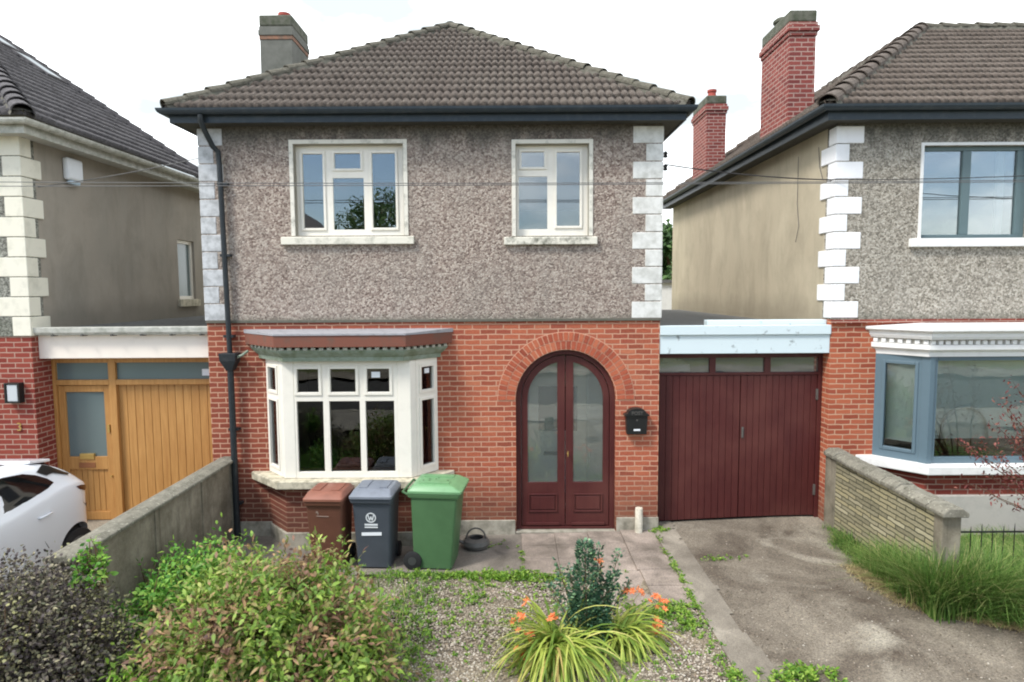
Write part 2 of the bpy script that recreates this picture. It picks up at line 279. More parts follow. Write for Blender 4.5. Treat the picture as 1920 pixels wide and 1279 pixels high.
# ------------------------------------------------------------------ mesh helpers
class MB:
    def __init__(s): s.v = []; s.f = []
    def add(s, vs_, fs): o = len(s.v); s.v += [tuple(p) for p in vs_]; s.f += [tuple(i + o for i in f) for f in fs]; return s
    def box(s, x0, x1, y0, y1, z0, z1):
        v = [(x, y, z) for z in (z0, z1) for y in (y0, y1) for x in (x0, x1)]
        return s.add(v, [(0, 2, 3, 1), (4, 5, 7, 6), (0, 1, 5, 4), (2, 6, 7, 3), (0, 4, 6, 2), (1, 3, 7, 5)])
    def obox(s, P, t0, t1, n0, n1, z0, z1):      # box in a local wall frame P = (origin, along, outward)
        o, d, n = P
        v = [(o[0] + d[0] * t + n[0] * q, o[1] + d[1] * t + n[1] * q, z) for z in (z0, z1) for q in (n1, n0) for t in (t0, t1)]
        return s.add(v, [(0, 2, 3, 1), (4, 5, 7, 6), (0, 1, 5, 4), (2, 6, 7, 3), (0, 4, 6, 2), (1, 3, 7, 5)])
    def frame(s, P, t0, t1, n0, n1, z0, z1, w, wb=None, wt=None):
        wb = w if wb is None else wb; wt = w if wt is None else wt
        s.obox(P, t0, t0 + w, n0, n1, z0, z1); s.obox(P, t1 - w, t1, n0, n1, z0, z1)
        s.obox(P, t0 + w, t1 - w, n0, n1, z0, z0 + wb); s.obox(P, t0 + w, t1 - w, n0, n1, z1 - wt, z1); return s
    def tube(s, pts, r, n=10, caps=True):
        pts = [Vector(p) for p in pts]; rr = r if isinstance(r, (list, tuple)) else [r] * len(pts); rings = []; o = len(s.v)
        up = Vector((0, 0, 1)); prev = None
        for i, p in enumerate(pts):
            d = (pts[min(i + 1, len(pts) - 1)] - pts[max(i - 1, 0)]).normalized()
            if prev is None:
                a_ = d.cross(up); a_ = a_ if a_.length > .05 else d.cross(Vector((1, 0, 0)))
            else: a_ = prev - d * prev.dot(d)
            a_.normalize(); prev = a_; b_ = d.cross(a_)
            for k in range(n):
                t = 2 * math.pi * k / n; s.v.append(tuple(p + (a_ * math.cos(t) + b_ * math.sin(t)) * rr[i]))
        for i in range(len(pts) - 1):
            for k in range(n): s.f.append((o + i * n + k, o + i * n + (k + 1) % n, o + (i + 1) * n + (k + 1) % n, o + (i + 1) * n + k))
        if caps: s.f.append(tuple(o + k for k in range(n))[::-1]); s.f.append(tuple(o + (len(pts) - 1) * n + k for k in range(n)))
        return s
    def lathe(s, c, prof, n=24):
        o = len(s.v)
        for r, z in prof:
            for k in range(n): t = 2 * math.pi * k / n; s.v.append((c[0] + r * math.cos(t), c[1] + r * math.sin(t), c[2] + z))
        for i in range(len(prof) - 1):
            for k in range(n): s.f.append((o + i * n + k, o + i * n + (k + 1) % n, o + (i + 1) * n + (k + 1) % n, o + (i + 1) * n + k))
        s.f.append(tuple(o + k for k in range(n))[::-1]); s.f.append(tuple(o + (len(prof) - 1) * n + k for k in range(n))); return s
    def sweep(s, path, prof, closed_path=False):   # path: xy points; prof: closed loop of (outward, z)
        o = len(s.v); n = len(path); m = len(prof)
        for i, p in enumerate(path):
            p = Vector(p)
            if closed_path: a_ = (p - Vector(path[i - 1])).normalized(); b_ = (Vector(path[(i + 1) % n]) - p).normalized()
            else:
                a_ = (p - Vector(path[i - 1])).normalized() if i else None; b_ = (Vector(path[i + 1]) - p).normalized() if i < n - 1 else None
                a_ = a_ or b_; b_ = b_ or a_
            n1 = Vector((a_.y, -a_.x)); n2 = Vector((b_.y, -b_.x)); mt = (n1 + n2); mt = mt / max(mt.length_squared / 2, .2)
            for q, z in prof: s.v.append((p.x + mt.x * q, p.y + mt.y * q, z))
        for i in range(n if closed_path else n - 1):
            j = (i + 1) % n
            for k in range(m): s.f.append((o + i * m + k, o + i * m + (k + 1) % m, o + j * m + (k + 1) % m, o + j * m + k))
        if not closed_path: s.f.append(tuple(o + k for k in range(m))[::-1]); s.f.append(tuple(o + (n - 1) * m + k for k in range(m)))
        return s
    def prism(s, poly, z0, z1):    # xy polygon
        n = len(poly); v = [(x, y, z0) for x, y in poly] + [(x, y, z1) for x, y in poly]
        return s.add(v, [tuple(range(n))[::-1], tuple(range(n, 2 * n))] + [(i, (i + 1) % n, n + (i + 1) % n, n + i) for i in range(n)])
    def plate(s, outer, holes, y0, y1):   # xz polygon with holes, thickness y0..y1
        loops = [outer] + holes; pv = [Vector((x, z, 0)) for lp in loops for x, z in lp]; tri = tessellate_polygon([[Vector((x, z, 0)) for x, z in lp] for lp in loops])
        n = len(pv); o = len(s.v)
        s.v += [(p.x, y0, p.y) for p in pv] + [(p.x, y1, p.y) for p in pv]
        for t in tri: s.f.append(tuple(o + i for i in t)); s.f.append(tuple(o + n + i for i in t[::-1]))
        k = 0
        for lp in loops:
            m = len(lp)
            for i in range(m): a_, b_ = k + i, k + (i + 1) % m; s.f.append((o + a_, o + b_, o + n + b_, o + n + a_))
            k += m
        return s
    def build(s, name, mat, parent=None, smooth=False, bevel=0, label=None, fixn=True):
        me = bpy.data.meshes.new(name); me.from_pydata(s.v, [], s.f); me.materials.append(mat)
        if fixn:
            bm = bmesh.new(); bm.from_mesh(me); bmesh.ops.recalc_face_normals(bm, faces=bm.faces); bm.to_mesh(me); bm.free()
        if smooth:
            for p in me.polygons: p.use_smooth = True
        ob = bpy.data.objects.new(name, me); COL.objects.link(ob); setpar(ob, parent)
        if bevel:
            b = ob.modifiers.new('bevel', 'BEVEL'); b.width = bevel; b.segments = 2; b.limit_method = 'ANGLE'; b.angle_limit = R(40)
        if smooth == 'auto':
            e = ob.modifiers.new('split', 'EDGE_SPLIT'); e.split_angle = R(35)
        if label: ob['label'] = label
        return ob
def worldpos(o):
    m = o.matrix_parent_inverse @ o.matrix_basis
    return worldpos(o.parent) @ m if o.parent else o.matrix_basis.copy()
def setpar(ob, parent):
    if parent is not None: ob.parent = parent; ob.matrix_parent_inverse = worldpos(parent).inverted()
def thing(name, label, cat, loc=(0, 0, 0), group=None):
    o = bpy.data.objects.new(name, None); COL.objects.link(o); o.location = loc; o.empty_display_size = .2
    o['label'] = label; o['category'] = cat
    if group: o['group'] = group
    return o
def tag(o, label, cat, group=None, kind=None):
    if kind: o['kind'] = kind
    if label: o['label'] = label
    if cat: o['category'] = cat
    if group: o['group'] = group
    return o
def struct(o): o['kind'] = 'structure'; return o
def kids(o): return [c for c in bpy.data.objects if c.parent == o]
def copy_tree(o, delta=None, label=None, parent=None):
    c = o.copy(); COL.objects.link(c)
    if parent is not None: c.parent = parent
    if delta is not None: c.location = Vector(o.location) + Vector(delta)
    if label: c['label'] = label
    for k in kids(o):
        if k.name != c.name: copy_tree(k, parent=c)
    return c
def np_mesh(name, V, F, mat, parent=None, smooth=False):   # F: (n,k) array, all same size
    me = bpy.data.meshes.new(name); V = np.asarray(V, np.float32); F = np.asarray(F, np.int32); k = F.shape[1]
    me.vertices.add(len(V)); me.vertices.foreach_set('co', V.ravel()); me.loops.add(F.size); me.loops.foreach_set('vertex_index', F.ravel())
    me.polygons.add(len(F)); me.polygons.foreach_set('loop_start', np.arange(len(F), dtype=np.int32) * k); me.polygons.foreach_set('loop_total', np.full(len(F), k, np.int32))
    if smooth: me.polygons.foreach_set('use_smooth', np.ones(len(F), bool))
    me.update(calc_edges=True); me.materials.append(mat)
    ob = bpy.data.objects.new(name, me); COL.objects.link(ob); setpar(ob, parent); return ob
def text_mesh(name, body, size, loc, mat, parent, depth=.004):   # upright lettering facing -y
    cu = bpy.data.curves.new(name, 'FONT'); cu.body = body; cu.size = size; cu.extrude = depth; cu.align_x = 'CENTER'; cu.align_y = 'CENTER'
    tmp = bpy.data.objects.new('tmp', cu); COL.objects.link(tmp); bpy.context.view_layer.update()
    me = bpy.data.meshes.new_from_object(tmp.evaluated_get(bpy.context.evaluated_depsgraph_get())); bpy.data.objects.remove(tmp); bpy.data.curves.remove(cu)
    me.transform(Matrix.Translation(loc) @ Matrix.Rotation(R(90), 4, 'X')); me.materials.clear(); me.materials.append(mat)
    ob = bpy.data.objects.new(name, me); COL.objects.link(ob); setpar(ob, parent); return ob
def WF(p0, p1):
    d = Vector((p1[0] - p0[0], p1[1] - p0[1])); ln = d.length; d /= ln
    return ((p0[0], p0[1]), (d.x, d.y), (d.y, -d.x)), ln
FW = ((0, 0), (1, 0), (0, -1))          # the plane y = 0, outward -y

# ------------------------------------------------------------------ roofs
def slope(name, O, U, V, Lu, Sv, uL, uR, mat, parent, gauge=.3, wave=.11, amp=.021, step=.042, seed=0):
    O, U, V = Vector(O), Vector(U).normalized(), Vector(V).normalized(); N = U.cross(V).normalized()
    if N.z < 0: N = -N
    rg = np.random.default_rng(seed); du = wave / 6; nu = int(Lu / du) + 2; nc = int(math.ceil(Sv / gauge))
    Oa, Ua, Va, Na = map(np.array, (O, U, V, N)); VV = []; FF = []; base = 0
    u = np.arange(nu) * du; ph = (u / wave) % 1.
    w = amp * (np.abs(np.sin(np.pi * ph)) ** .8 * 2 - 1); tid = (u / (wave * 2)).astype(int)
    for k in range(nc):
        v0 = k * gauge; v1 = min((k + 1) * gauge + .02, Sv); jit = rg.normal(0, .004, tid.max() + 1)[tid]; jv = rg.normal(0, .004, tid.max() + 1)[tid]
        rows = [(v0, np.full(nu, -.02)), (v0, step + w + jit), ((v0 + v1) / 2, step * .5 + w + jit * .5), (v1, w * .9)]
        pts = []
        for (v, h) in rows:
            vv = v + (jv if v == v0 else 0); uu = np.clip(u, uL(v), uR(v))
            pts.append(Oa + np.outer(uu, Ua) + np.outer(vv + np.zeros(nu), Va) + np.outer(h, Na))
        P = np.concatenate(pts)
        lo, hi = uL(v0), uR(v0)
        keep = [j for j in range(nu - 1) if u[j + 1] > lo and u[j] < hi]
        for r in range(3):
            for j in keep:
                a_ = base + r * nu + j; FF.append((a_, a_ + 1, a_ + nu + 1, a_ + nu))
        VV.append(P); base += len(P)
    return np_mesh(name, np.concatenate(VV), FF, mat, parent, False)
def caps(name, P0, P1, parent, mat=None, r=.13, seg=.33, lift=.005, mortar=True, seed=0):
    P0, P1 = Vector(P0), Vector(P1); d = (P1 - P0); ln = d.length; d.normalize(); sd_ = d.cross(Vector((0, 0, 1))).normalized(); up = sd_.cross(d).normalized()
    rg = random.Random(seed); m = MB(); n = 9; k = 0; t = 0
    while t < ln - .05:
        t1 = min(t + seg + .04, ln); c0 = P0 + d * t + up * (lift + .025 + rg.uniform(-.006, .006)); c1 = P0 + d * t1 + up * (lift + rg.uniform(-.004, .004)); o = len(m.v); off = sd_ * rg.uniform(-.008, .008)
        for c, rr in ((c0, r), (c1, r * .9)):
            for th in (0, -.018):
                for i in range(n): a_ = math.pi * (i / (n - 1)) * 1.08 - .12; m.v.append(tuple(c + off + sd_ * math.cos(a_) * (rr + th) + up * (math.sin(a_) * (rr + th) * .8)))
        for i in range(n - 1):
            m.f += [(o + i, o + i + 1, o + 2 * n + i + 1, o + 2 * n + i), (o + n + i + 1, o + n + i, o + 3 * n + i, o + 3 * n + i + 1), (o + i + 1, o + i, o + n + i, o + n + i + 1)]
        t += seg
    ob = m.build(name, mat or M['hip'], parent, fixn=True)
    if mortar:
        mm = MB(); K = int(ln / .06); rows = []
        for i in range(K + 1):
            c = P0 + d * (ln * i / K); wv = r * 1.0 + rg.uniform(-.014, .02)
            rows.append([c + sd_ * wv - up * .05, c + sd_ * wv * .8 + up * .03, c + up * .05, c - sd_ * wv * .8 + up * .03, c - sd_ * wv - up * .05])
        mm.v = [tuple(q) for rr_ in rows for q in rr_]
        for i in range(K):
            for j in range(4): mm.f.append((i * 5 + j, i * 5 + j + 1, i * 5 + 6 + j, i * 5 + 5 + j))
        mb_ = mm.build('mortar_bedding', M['mortar'], ob, fixn=False)
    return ob
def eaves(path, z, parent, gmat, smat, fz=.16, soff=.32, closed=False):
    """path = eave edge of the tiles. Returns gutter, fascia, soffit"""
    g = MB(); pr = []
    for i in range(9): a_ = math.pi * i / 8; pr.append((.06 - .062 * math.cos(a_) - .03, z - .02 - .075 * math.sin(a_)))
    for i in range(8, -1, -1): a_ = math.pi * i / 8; pr.append((.06 - .052 * math.cos(a_) - .03, z - .02 - .062 * math.sin(a_)))
    g.sweep(path, pr, closed); gu = g.build('gutter', gmat, parent)
    f = MB(); f.sweep(path, [(-.06, z - fz), (-.035, z - fz), (-.035, z + .0), (-.06, z + .0)], closed); f.build('fascia', gmat, parent)
    s_ = MB(); s_.sweep(path, [(-soff, z - fz + .012), (-.062, z - fz + .012), (-.062, z - fz + .03), (-soff, z - fz + .03)], closed); s_.build('soffit', smat, parent)
    return gu

TAN = .688
# ------------------------------------------------------------------ ground
def sm(x, a_, b_): t = max(0, min(1, (x - a_) / (b_ - a_))); return t * t * (3 - 2 * t)
def gz(x): return -.2 + .15 * sm(x, 0, 4.6)
def sheet(name, x0, x1, y0, y1, off, mat, fn=None, n=.12, rough=0, poly=None):
    nx = max(2, int((x1 - x0) / n)); ny = max(2, int((y1 - y0) / n)); xs = np.linspace(x0, x1, nx); ys = np.linspace(y0, y1, ny); V = []; F = []
    rg = np.random.default_rng(3); from mathutils import noise as mn
    for y in ys:
        for x in xs:
            z = (fn or gz)(x) + off
            if rough: z += rough * mn.noise(Vector((x * 1.3, y * 1.3, 0)))
            V.append((x, y, z))
    for j in range(ny - 1):
        for i in range(nx - 1):
            if poly and not poly((xs[i] + xs[i + 1]) / 2, (ys[j] + ys[j + 1]) / 2): continue
            a_ = j * nx + i; F.append((a_, a_ + 1, a_ + nx + 1, a_ + nx))
    return struct(np_mesh(name, V, F, mat, None, True))
def groundmat(name, stops, big=1.2, speck=(110, .5), specs=None, bump=.5, patches=None, cracks=None):
    t = NT(name); col = t.ramp(t.noise(big, 6, .6, dist=.6), stops)
    if patches: col = t.mix(t.ramp(t.noise(patches[0], 5, .55, dist=.8), [(patches[1], (0, 0, 0, 1)), (patches[1] + .12, (.6, .6, .6, 1))]), col, patches[2])
    v = t.voro(speck[0], 'Color'); sp = t.n('SeparateColor'); t.l(v, sp.inputs[0])
    col = t.mix(speck[1], col, t.ramp(sp.outputs[0], specs), 'OVERLAY') if specs else col
    if cracks:
        c = t.n('TexVoronoi', feature='DISTANCE_TO_EDGE'); c.inputs['Scale'].default_value = cracks
        dn = t.n('TexNoise'); dn.inputs['Scale'].default_value = 3; ad = t.n('VectorMath', operation='ADD'); sc = t.n('VectorMath', operation='SCALE'); sc.inputs['Scale'].default_value = .35
        t.l(t.tc.outputs['Object'], dn.inputs[0]); t.l(dn.outputs['Color'], sc.inputs[0]); t.l(t.tc.outputs['Object'], ad.inputs[0]); t.l(sc.outputs[0], ad.inputs[1]); t.l(ad.outputs[0], c.inputs['Vector'])
        col = t.mix(t.ramp(c.outputs['Distance'], [(.0, (.75, .75, .75, 1)), (.012, (0, 0, 0, 1))]), col, lin(60, 56, 44))
    t.bump(t.math('ADD', t.noise(70, 5, .7), t.math('MULTIPLY', t.voro(speck[0], 'Distance'), .6)), bump, .012)
    return t.fin(col, .92, 0, .2)
SP = [(0, (.18, .17, .16, 1)), (.5, (.5, .5, .5, 1)), (1, (.88, .86, .8, 1))]
mg = groundmat('earth_and_grass', [(.3, lin(84, 92, 56)), (.7, lin(120, 120, 84))], .3, (60, .5), SP)
m_drive = groundmat('worn_aggregate_drive', [(.3, lin(78, 68, 59)), (.46, lin(104, 96, 86)), (.68, lin(132, 124, 112))], 1.25, (85, .5), SP, .7, patches=(.7, .585, lin(176, 170, 156)))
m_pathd = groundmat('damp_grey_concrete', [(.3, lin(96, 91, 84)), (.7, lin(138, 130, 121))], 2.2, (120, .3), SP, .4, cracks=None)
m_slab = groundmat('pinkish_paving_slab', [(.32, lin(104, 96, 88)), (.5, lin(138, 127, 118)), (.66, lin(164, 151, 141))], 1.7, (110, .35), SP, .5)
m_bed = groundmat('gravel_soil', [(.3, lin(104, 94, 80)), (.7, lin(138, 128, 112))], 3, (70, .7), SP, .8)
m_soil = groundmat('dark_soil', [(.3, lin(56, 50, 38)), (.7, lin(84, 76, 56))], 3, (50, .5), SP, .8)
m_strip = groundmat('worn_concrete_edging', [(.32, lin(104, 97, 88)), (.55, lin(134, 127, 116)), (.7, lin(166, 158, 145))], 1.3, (120, .3), SP, .5)
m_tar = groundmat('asphalt', [(.3, (.05, .05, .05, 1)), (.7, (.075, .072, .07, 1))], 1, (90, .5), SP, .5)
sheet('ground', -400, 400, -400, 400, -.14, mg, fn=lambda x: -.2, n=20)
sheet('garden_soil', -4.1, 2.2, -7.8, .1, -.012, m_soil)
sheet('gravel_bed', -2.2, 2.08, -7.7, -1.3, -.004, m_bed, rough=.02)
sheet('garden_path', -4.1, .12, -1.34, .12, .004, m_pathd, rough=.004)
ps = MB()
for j, (ya, yb) in enumerate([(-.02, -.46), (-.46, -.92), (-.92, -1.36)]):
    for i in range(4):
        x0 = .12 + i * .485; ps.box(x0 + .0015, x0 + .4835, yb + .006, ya, gz(x0) - .03, gz(x0 + .24) + .012 + random.uniform(-.001, .001))
for i in range(2):
    for j in range(2):
        x0 = 1.12 + i * .485; y0 = -1.36 - j * .45; ps.box(x0 + .0015, x0 + .4835, y0 - .44, y0 - .006, gz(x0) - .03, gz(x0 + .24) + .01 + random.uniform(-.001, .001))
struct(ps.build('paving', m_slab, bevel=.002))
sheet('driveway', 2.05, 12, -7.8, .3, .0, m_drive, rough=.012)
from mathutils import noise as _mn
sheet('driveway_edging', 2.055, 2.5, -7.8, .3, .016, m_strip, rough=.004, n=.035, poly=lambda x, y: x < 2.38 + .07 * _mn.noise(Vector((0, y * 1.3, 0))) + .04 * _mn.noise(Vector((0, y * 7, 3))))
sheet('left_driveway', -12, -4.25, -7.8, .5, .1, groundmat('left_drive_concrete', [(.3, lin(120, 112, 100)), (.7, lin(150, 142, 128))], 1, (100, .4), SP, .4))
sheet('pavement', -60, 60, -10.2, -7.8, -.0, groundmat('pavement_concrete', [(.3, lin(128, 124, 116)), (.7, lin(156, 150, 140))], 1, (100, .3), SP, .3), fn=lambda x: -.14, n=1)
struct(MB().box(-60, 60, -10.36, -10.2, -.4, -.13).build('kerb', M['plinth']))
sheet('road', -60, 60, -17.5, -10.36, 0, m_tar, fn=lambda x: -.26, n=1)
sheet('far_pavement', -60, 60, -20, -17.5, 0, m_strip, fn=lambda x: -.14, n=1)

# ------------------------------------------------------------------ windows
def quoins(parent, cx, side, mat, z0, z1, n, long_, short, s_long, s_short, first_long_top=True, proud=.021):
    """corner at (cx, 0); side=+1: the front face runs to +x from the corner, -1: to -x"""
    h = (z1 - z0) / n
    for i in range(n):
        k = n - 1 - i; lg = (k % 2 == 0) == first_long_top
        w = long_ if lg else short; d = s_short if lg else s_long
        a_, b_ = (cx - proud * side, cx + w * side); xa, xb = min(a_, b_), max(a_, b_)
        MB().box(xa, xb, -proud, d, z0 + i * h + .006, z0 + (i + 1) * h - .006).build('quoin_stone', mat, parent, bevel=.008)
def fplate(m, P, t0, t1, n0, n1, z0, z1, lights, g=.0):
    q = MB().plate([(t0, z0), (t1, z0), (t1, z1), (t0, z1)], [[(a_ - g, c - g), (b_ + g, c - g), (b_ + g, d + g), (a_ - g, d + g)] for a_, b_, c, d in lights], n0, n1); o, d_, n_ = P
    return m.add([(o[0] + d_[0] * x + n_[0] * y, o[1] + d_[1] * x + n_[1] * y, z) for x, y, z in q.v], q.f)
def pane(P, t0, t1, n, z0, z1, parent, mat):
    return MB().obox(P, t0, t1, n - .006, n, z0, z1).build('pane', mat, parent)
def sash(fr, P, t0, t1, n, z0, z1, w=.045, proud=.018):
    fr.frame(P, t0 - w, t1 + w, n - .03, n + proud, z0 - w, z1 + w, w)
def canted(xa, xb, fa, fb, yf): return [(xa, 0), (fa, yf), (fb, yf), (xb, 0)]

# ================================================================== the main house
X0, X1, ZB, ZE, DEP = -4.4, 2.136, 2.98, 5.72, 9.1
H = thing('brick_house', 'detached house with red brick below, pebbledash above, bay window and arched maroon door, under a brown tiled pyramid-like hipped roof', 'house', (-1.13, 0, -.2))
H['label'] = 'central house with pinkish pebbledash above orange brick, canted bay and arched maroon double door'
arc = [(.78 + .73 * math.cos(t), 1.80 + .735 * math.sin(t)) for t in [math.pi * i / 28 for i in range(29)]]
door_hole = [(1.51, -.16)] + arc + [(.05, -.16)]
low = MB().plate([(X0, -.26), (X1, -.26), (X1, ZB), (X0, ZB)], [[(-3.5, .74), (-1.18, .74), (-1.18, 2.42), (-3.5, 2.42)], door_hole], 0, .28)
low.build('brick_wall', M['brick_main'], H)
w1 = (-3.075, -1.52, 4.19, 5.475); w2 = (.065, 1.105, 4.17, 5.46)
rect = lambda a_, b_, c, d: [(a_, c), (b_, c), (b_, d), (a_, d)]
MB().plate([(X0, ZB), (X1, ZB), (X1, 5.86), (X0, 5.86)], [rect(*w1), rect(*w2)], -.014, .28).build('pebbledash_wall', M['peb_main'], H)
MB().box(X0 + .0, X0 + .25, .282, DEP, -.26, 5.86).box(X1 - .25, X1, .282, DEP, -.26, 5.86).box(X0 + .252, X1 - .252, DEP - .25, DEP, -.26, 5.86).build('side_wall', M['render_grey'], H)
MB().box(X0 + .26, X1 - .26, .3, DEP - .26, 2.78, 2.95).build('floor', M['dark_in'], H)
MB().box(X0 + .26, X1 - .26, .3, DEP - .26, 5.6, 5.66).build('ceiling', M['dark_in'], H)
MB().box(-.4, -.34, .29, DEP - .26, -.2, 5.58).box(X0 + .26, X1 - .26, 3.6, 3.66, -.2, 2.77).box(X0 + .26, -.42, 3.6, 3.66, 2.96, 5.58).build('partition', M['dark_in'], H)
# string line of mortar between brick and dash
MB().box(X0 - .004, X1 + .012, -.03, -.001, ZB - .028, ZB + .014).build('drip_course', M['mortar'], H, bevel=.006)
# brick arch: two rings of voussoirs
mv = NT('arch_brick'); gg_ = mv.n('NewGeometry')
c_ = mv.ramp(gg_.outputs['Random Per Island'], [(0, lin(138, 68, 53)), (.35, lin(166, 86, 64)), (.7, lin(180, 100, 73)), (1, lin(188, 113, 84))]); c_ = mv.mix(.3, c_, mv.ramp(mv.noise(40, 4), [(.3, lin(128, 62, 50)), (.7, lin(178, 104, 78))]))
mv.bump(mv.noise(70, 3), .3, .005); mv = mv.fin(c_, .9, 0, .15)
ar = MB(); cxA, czA = .78, 1.80
for ri, ro, n in ((.745, .863, 34), (.875, .99, 39)):
    for i in range(n):
        a0 = math.pi * (i + .11) / n; a1 = math.pi * (i + .89) / n
        pts = [(cxA + r_ * math.cos(t), czA + r_ * math.sin(t)) for r_, t in ((ri, a0), (ro, a0), (ro, a1), (ri, a1))]; o = len(ar.v)
        ar.v += [(x, -.012, z) for x, z in pts] + [(x, .01, z) for x, z in pts]
        ar.f += [(o, o + 1, o + 2, o + 3), (o, o + 4, o + 5, o + 1), (o + 1, o + 5, o + 6, o + 2), (o + 2, o + 6, o + 7, o + 3), (o + 3, o + 7, o + 4, o)]
arch = ar.build('brick_arch', mv, H)
am = MB(); n = 48; o = 0
for i in range(n + 1):
    t = math.pi * i / n; c, s = math.cos(t), math.sin(t)
    am.v += [(cxA + .735 * c, -.004, czA + .735 * s), (cxA + 1.0 * c, -.004, czA + 1.0 * s)]
am.f = [(2 * i, 2 * i + 1, 2 * i + 3, 2 * i + 2) for i in range(n)]
am.build('arch_mortar', paint('cream_mortar', lin(204, 158, 132), .9, .3), arch)
# plinth
MB().box(X0 - .015, .035, -.03, -.001, -.26, .02).box(1.525, X1 + .01, -.03, -.001, -.26, .05).build('plinth', M['plinth'], H, bevel=.01)
quoins(H, X1, -1, M['quoin_w'], ZB + .005, 5.70, 11, .41, .225, .38, .2)
quoins(H, X0, 1, M['quoin_dirty'], ZB + .005, 5.70, 11, .33, .2, .38, .2, proud=.020)
# upstairs windows
def up_window(parent, w, lights, mullions, sillmat, sx0, sx1, dirt=M['surround'], fm=M['upvc'], gm=M['glass'], ny=-.085, sz=.125):
    x0, x1, z0, z1 = w
    W = thing_part('window', parent, ((x0 + x1) / 2, 0, z0))
    MB().frame(FW, x0 - .055, x1 + .055, .014, .03, z0 - .0, z1 + .055, .055, 0.001).build('surround', dirt, W, bevel=.004)
    f = fplate(MB(), FW, x0, x1, ny - .05, ny, z0, z1, lights)
    for i, l in enumerate(lights):
        if i != 2 - (len(lights) == 3): f.frame(FW, l[0] - .036, l[1] + .036, ny + .001, ny + .018, l[2] - .036, l[3] + .036, .034)
    MB().frame(FW, x0 - .002, x1 + .002, ny + .0, .012, z0, z1 + .002, .009, .001).build('reveal', M['reveal'], W)
    f.build('frame', fm, W, bevel=.005)
    for l in lights: pane(FW, l[0] - .01, l[1] + .01, ny - .012, l[2] - .01, l[3] + .01, W, gm)
    s = MB(); v = [(sx0, -.075, z0 - .02), (sx1, -.075, z0 - .02), (sx1, .08, z0 + .004), (sx0, .08, z0 + .004), (sx0, -.075, z0 - sz), (sx1, -.075, z0 - sz), (sx1, .08, z0 - sz), (sx0, .08, z0 - sz)]
    s.add(v, [(0, 1, 2, 3), (7, 6, 5, 4), (0, 4, 5, 1), (1, 5, 6, 2), (2, 6, 7, 3), (3, 7, 4, 0)]); s.build('sill', sillmat, W, bevel=.008)
    return W
def thing_part(name, parent, loc):
    o = bpy.data.objects.new(name, None); COL.objects.link(o); o.empty_display_size = .1; o.location = loc; setpar(o, parent); return o
W = up_window(H, w1, [(-2.98, -2.69, 4.31, 5.355), (-2.52, -2.15, 5.15, 5.36), (-2.55, -2.11, 4.285, 5.015), (-1.985, -1.655, 4.31, 5.36)],
          [(-2.635, -2.595, 4.24, 5.43), (-2.075, -2.035, 4.24, 5.43), (-2.6, -2.07, 5.06, 5.10)], paint('white_sill', lin(222, 218, 204), .8, .6, lin(110, 112, 96), 7), -3.27, -1.385)
W['label'] = 'three-light upstairs window'
W = up_window(H, w2, [(.15, .475, 5.155, 5.365), (.11, .52, 4.275, 5.02), (.655, .985, 4.32, 5.36)], [(.56, .605, 4.22, 5.41), (.11, .565, 5.07, 5.11)], M['sill_dirty'], -.105, 1.22)
W['label'] = 'narrower upstairs window over a heavily stained sill'
# bay
BP = canted(-3.575, -1.09, -3.2, -1.42, -.4)
MB().sweep(BP, [(-.12, -.26), (.0, -.26), (.0, .66), (-.12, .66)]).build('bay_wall', M['brick_main'], H)
MB().sweep(BP, [(-.1, -.262), (.03, -.262), (.03, .0), (-.1, .0)]).build('bay_plinth', M['plinth'], H, bevel=.01)
MB().prism([(-3.83, .04), (-3.83, -.03), (-3.28, -.55), (-1.34, -.55), (-.86, -.03), (-.86, .04)], .66, .775).build('bay_sill', M['sill_stone'], H, bevel=.015)
Bw = thing_part('bay_window', H, (-2.33, -.2, .78))
zb0, zb1 = .78, 2.44
segs = [(BP[0], BP[1]), (BP[1], BP[2]), (BP[2], BP[3])]
f = MB()
# corner posts follow the cant
MB().prism([(-3.27, -.33), (-3.2, -.405), (-3.04, -.405), (-3.04, -.32), (-3.16, -.26)], zb0, zb1).build('corner_post', M['upvc'], Bw, bevel=.01)
MB().prism([(-1.35, -.33), (-1.46, -.26), (-1.6, -.32), (-1.6, -.405), (-1.42, -.405)], zb0, zb1).build('corner_post', M['upvc'], Bw, bevel=.01)
P, ln = WF((-3.04, -.4), (-1.6, -.4))
f = MB()
third = [(.0, .42), (.42, .42 + .55), (.97, 1.44)]
tops = [(.015, .325), (.485, .855), (.985, 1.315)]; bots = [(-.0, .395), (.46, .90), (.965, 1.385)]
tops = [(.05, .345), (.51, .86), (1.02, 1.33)]; bots = [(.03, .40), (.485, .91), (.99, 1.39)]
fplate(f, P, 0, ln, -.07, 0, zb0, zb1, [(l[0], l[1], 2.0, 2.325) for l in tops] + [(l[0], l[1], .87, 1.875) for l in bots])
for l in tops: f.frame(P, l[0] - .042, l[1] + .042, .001, .016, 1.958, 2.367, .04)
f.build('frame', M['upvc'], Bw, bevel=.004)
for l in tops: pane(P, l[0] - .01, l[1] + .01, -.02, 1.99, 2.335, Bw, M['glass_low'])
for l in bots: pane(P, l[0] - .01, l[1] + .02, -.03, zb0 + .06, 1.895, Bw, M['glass_low'])
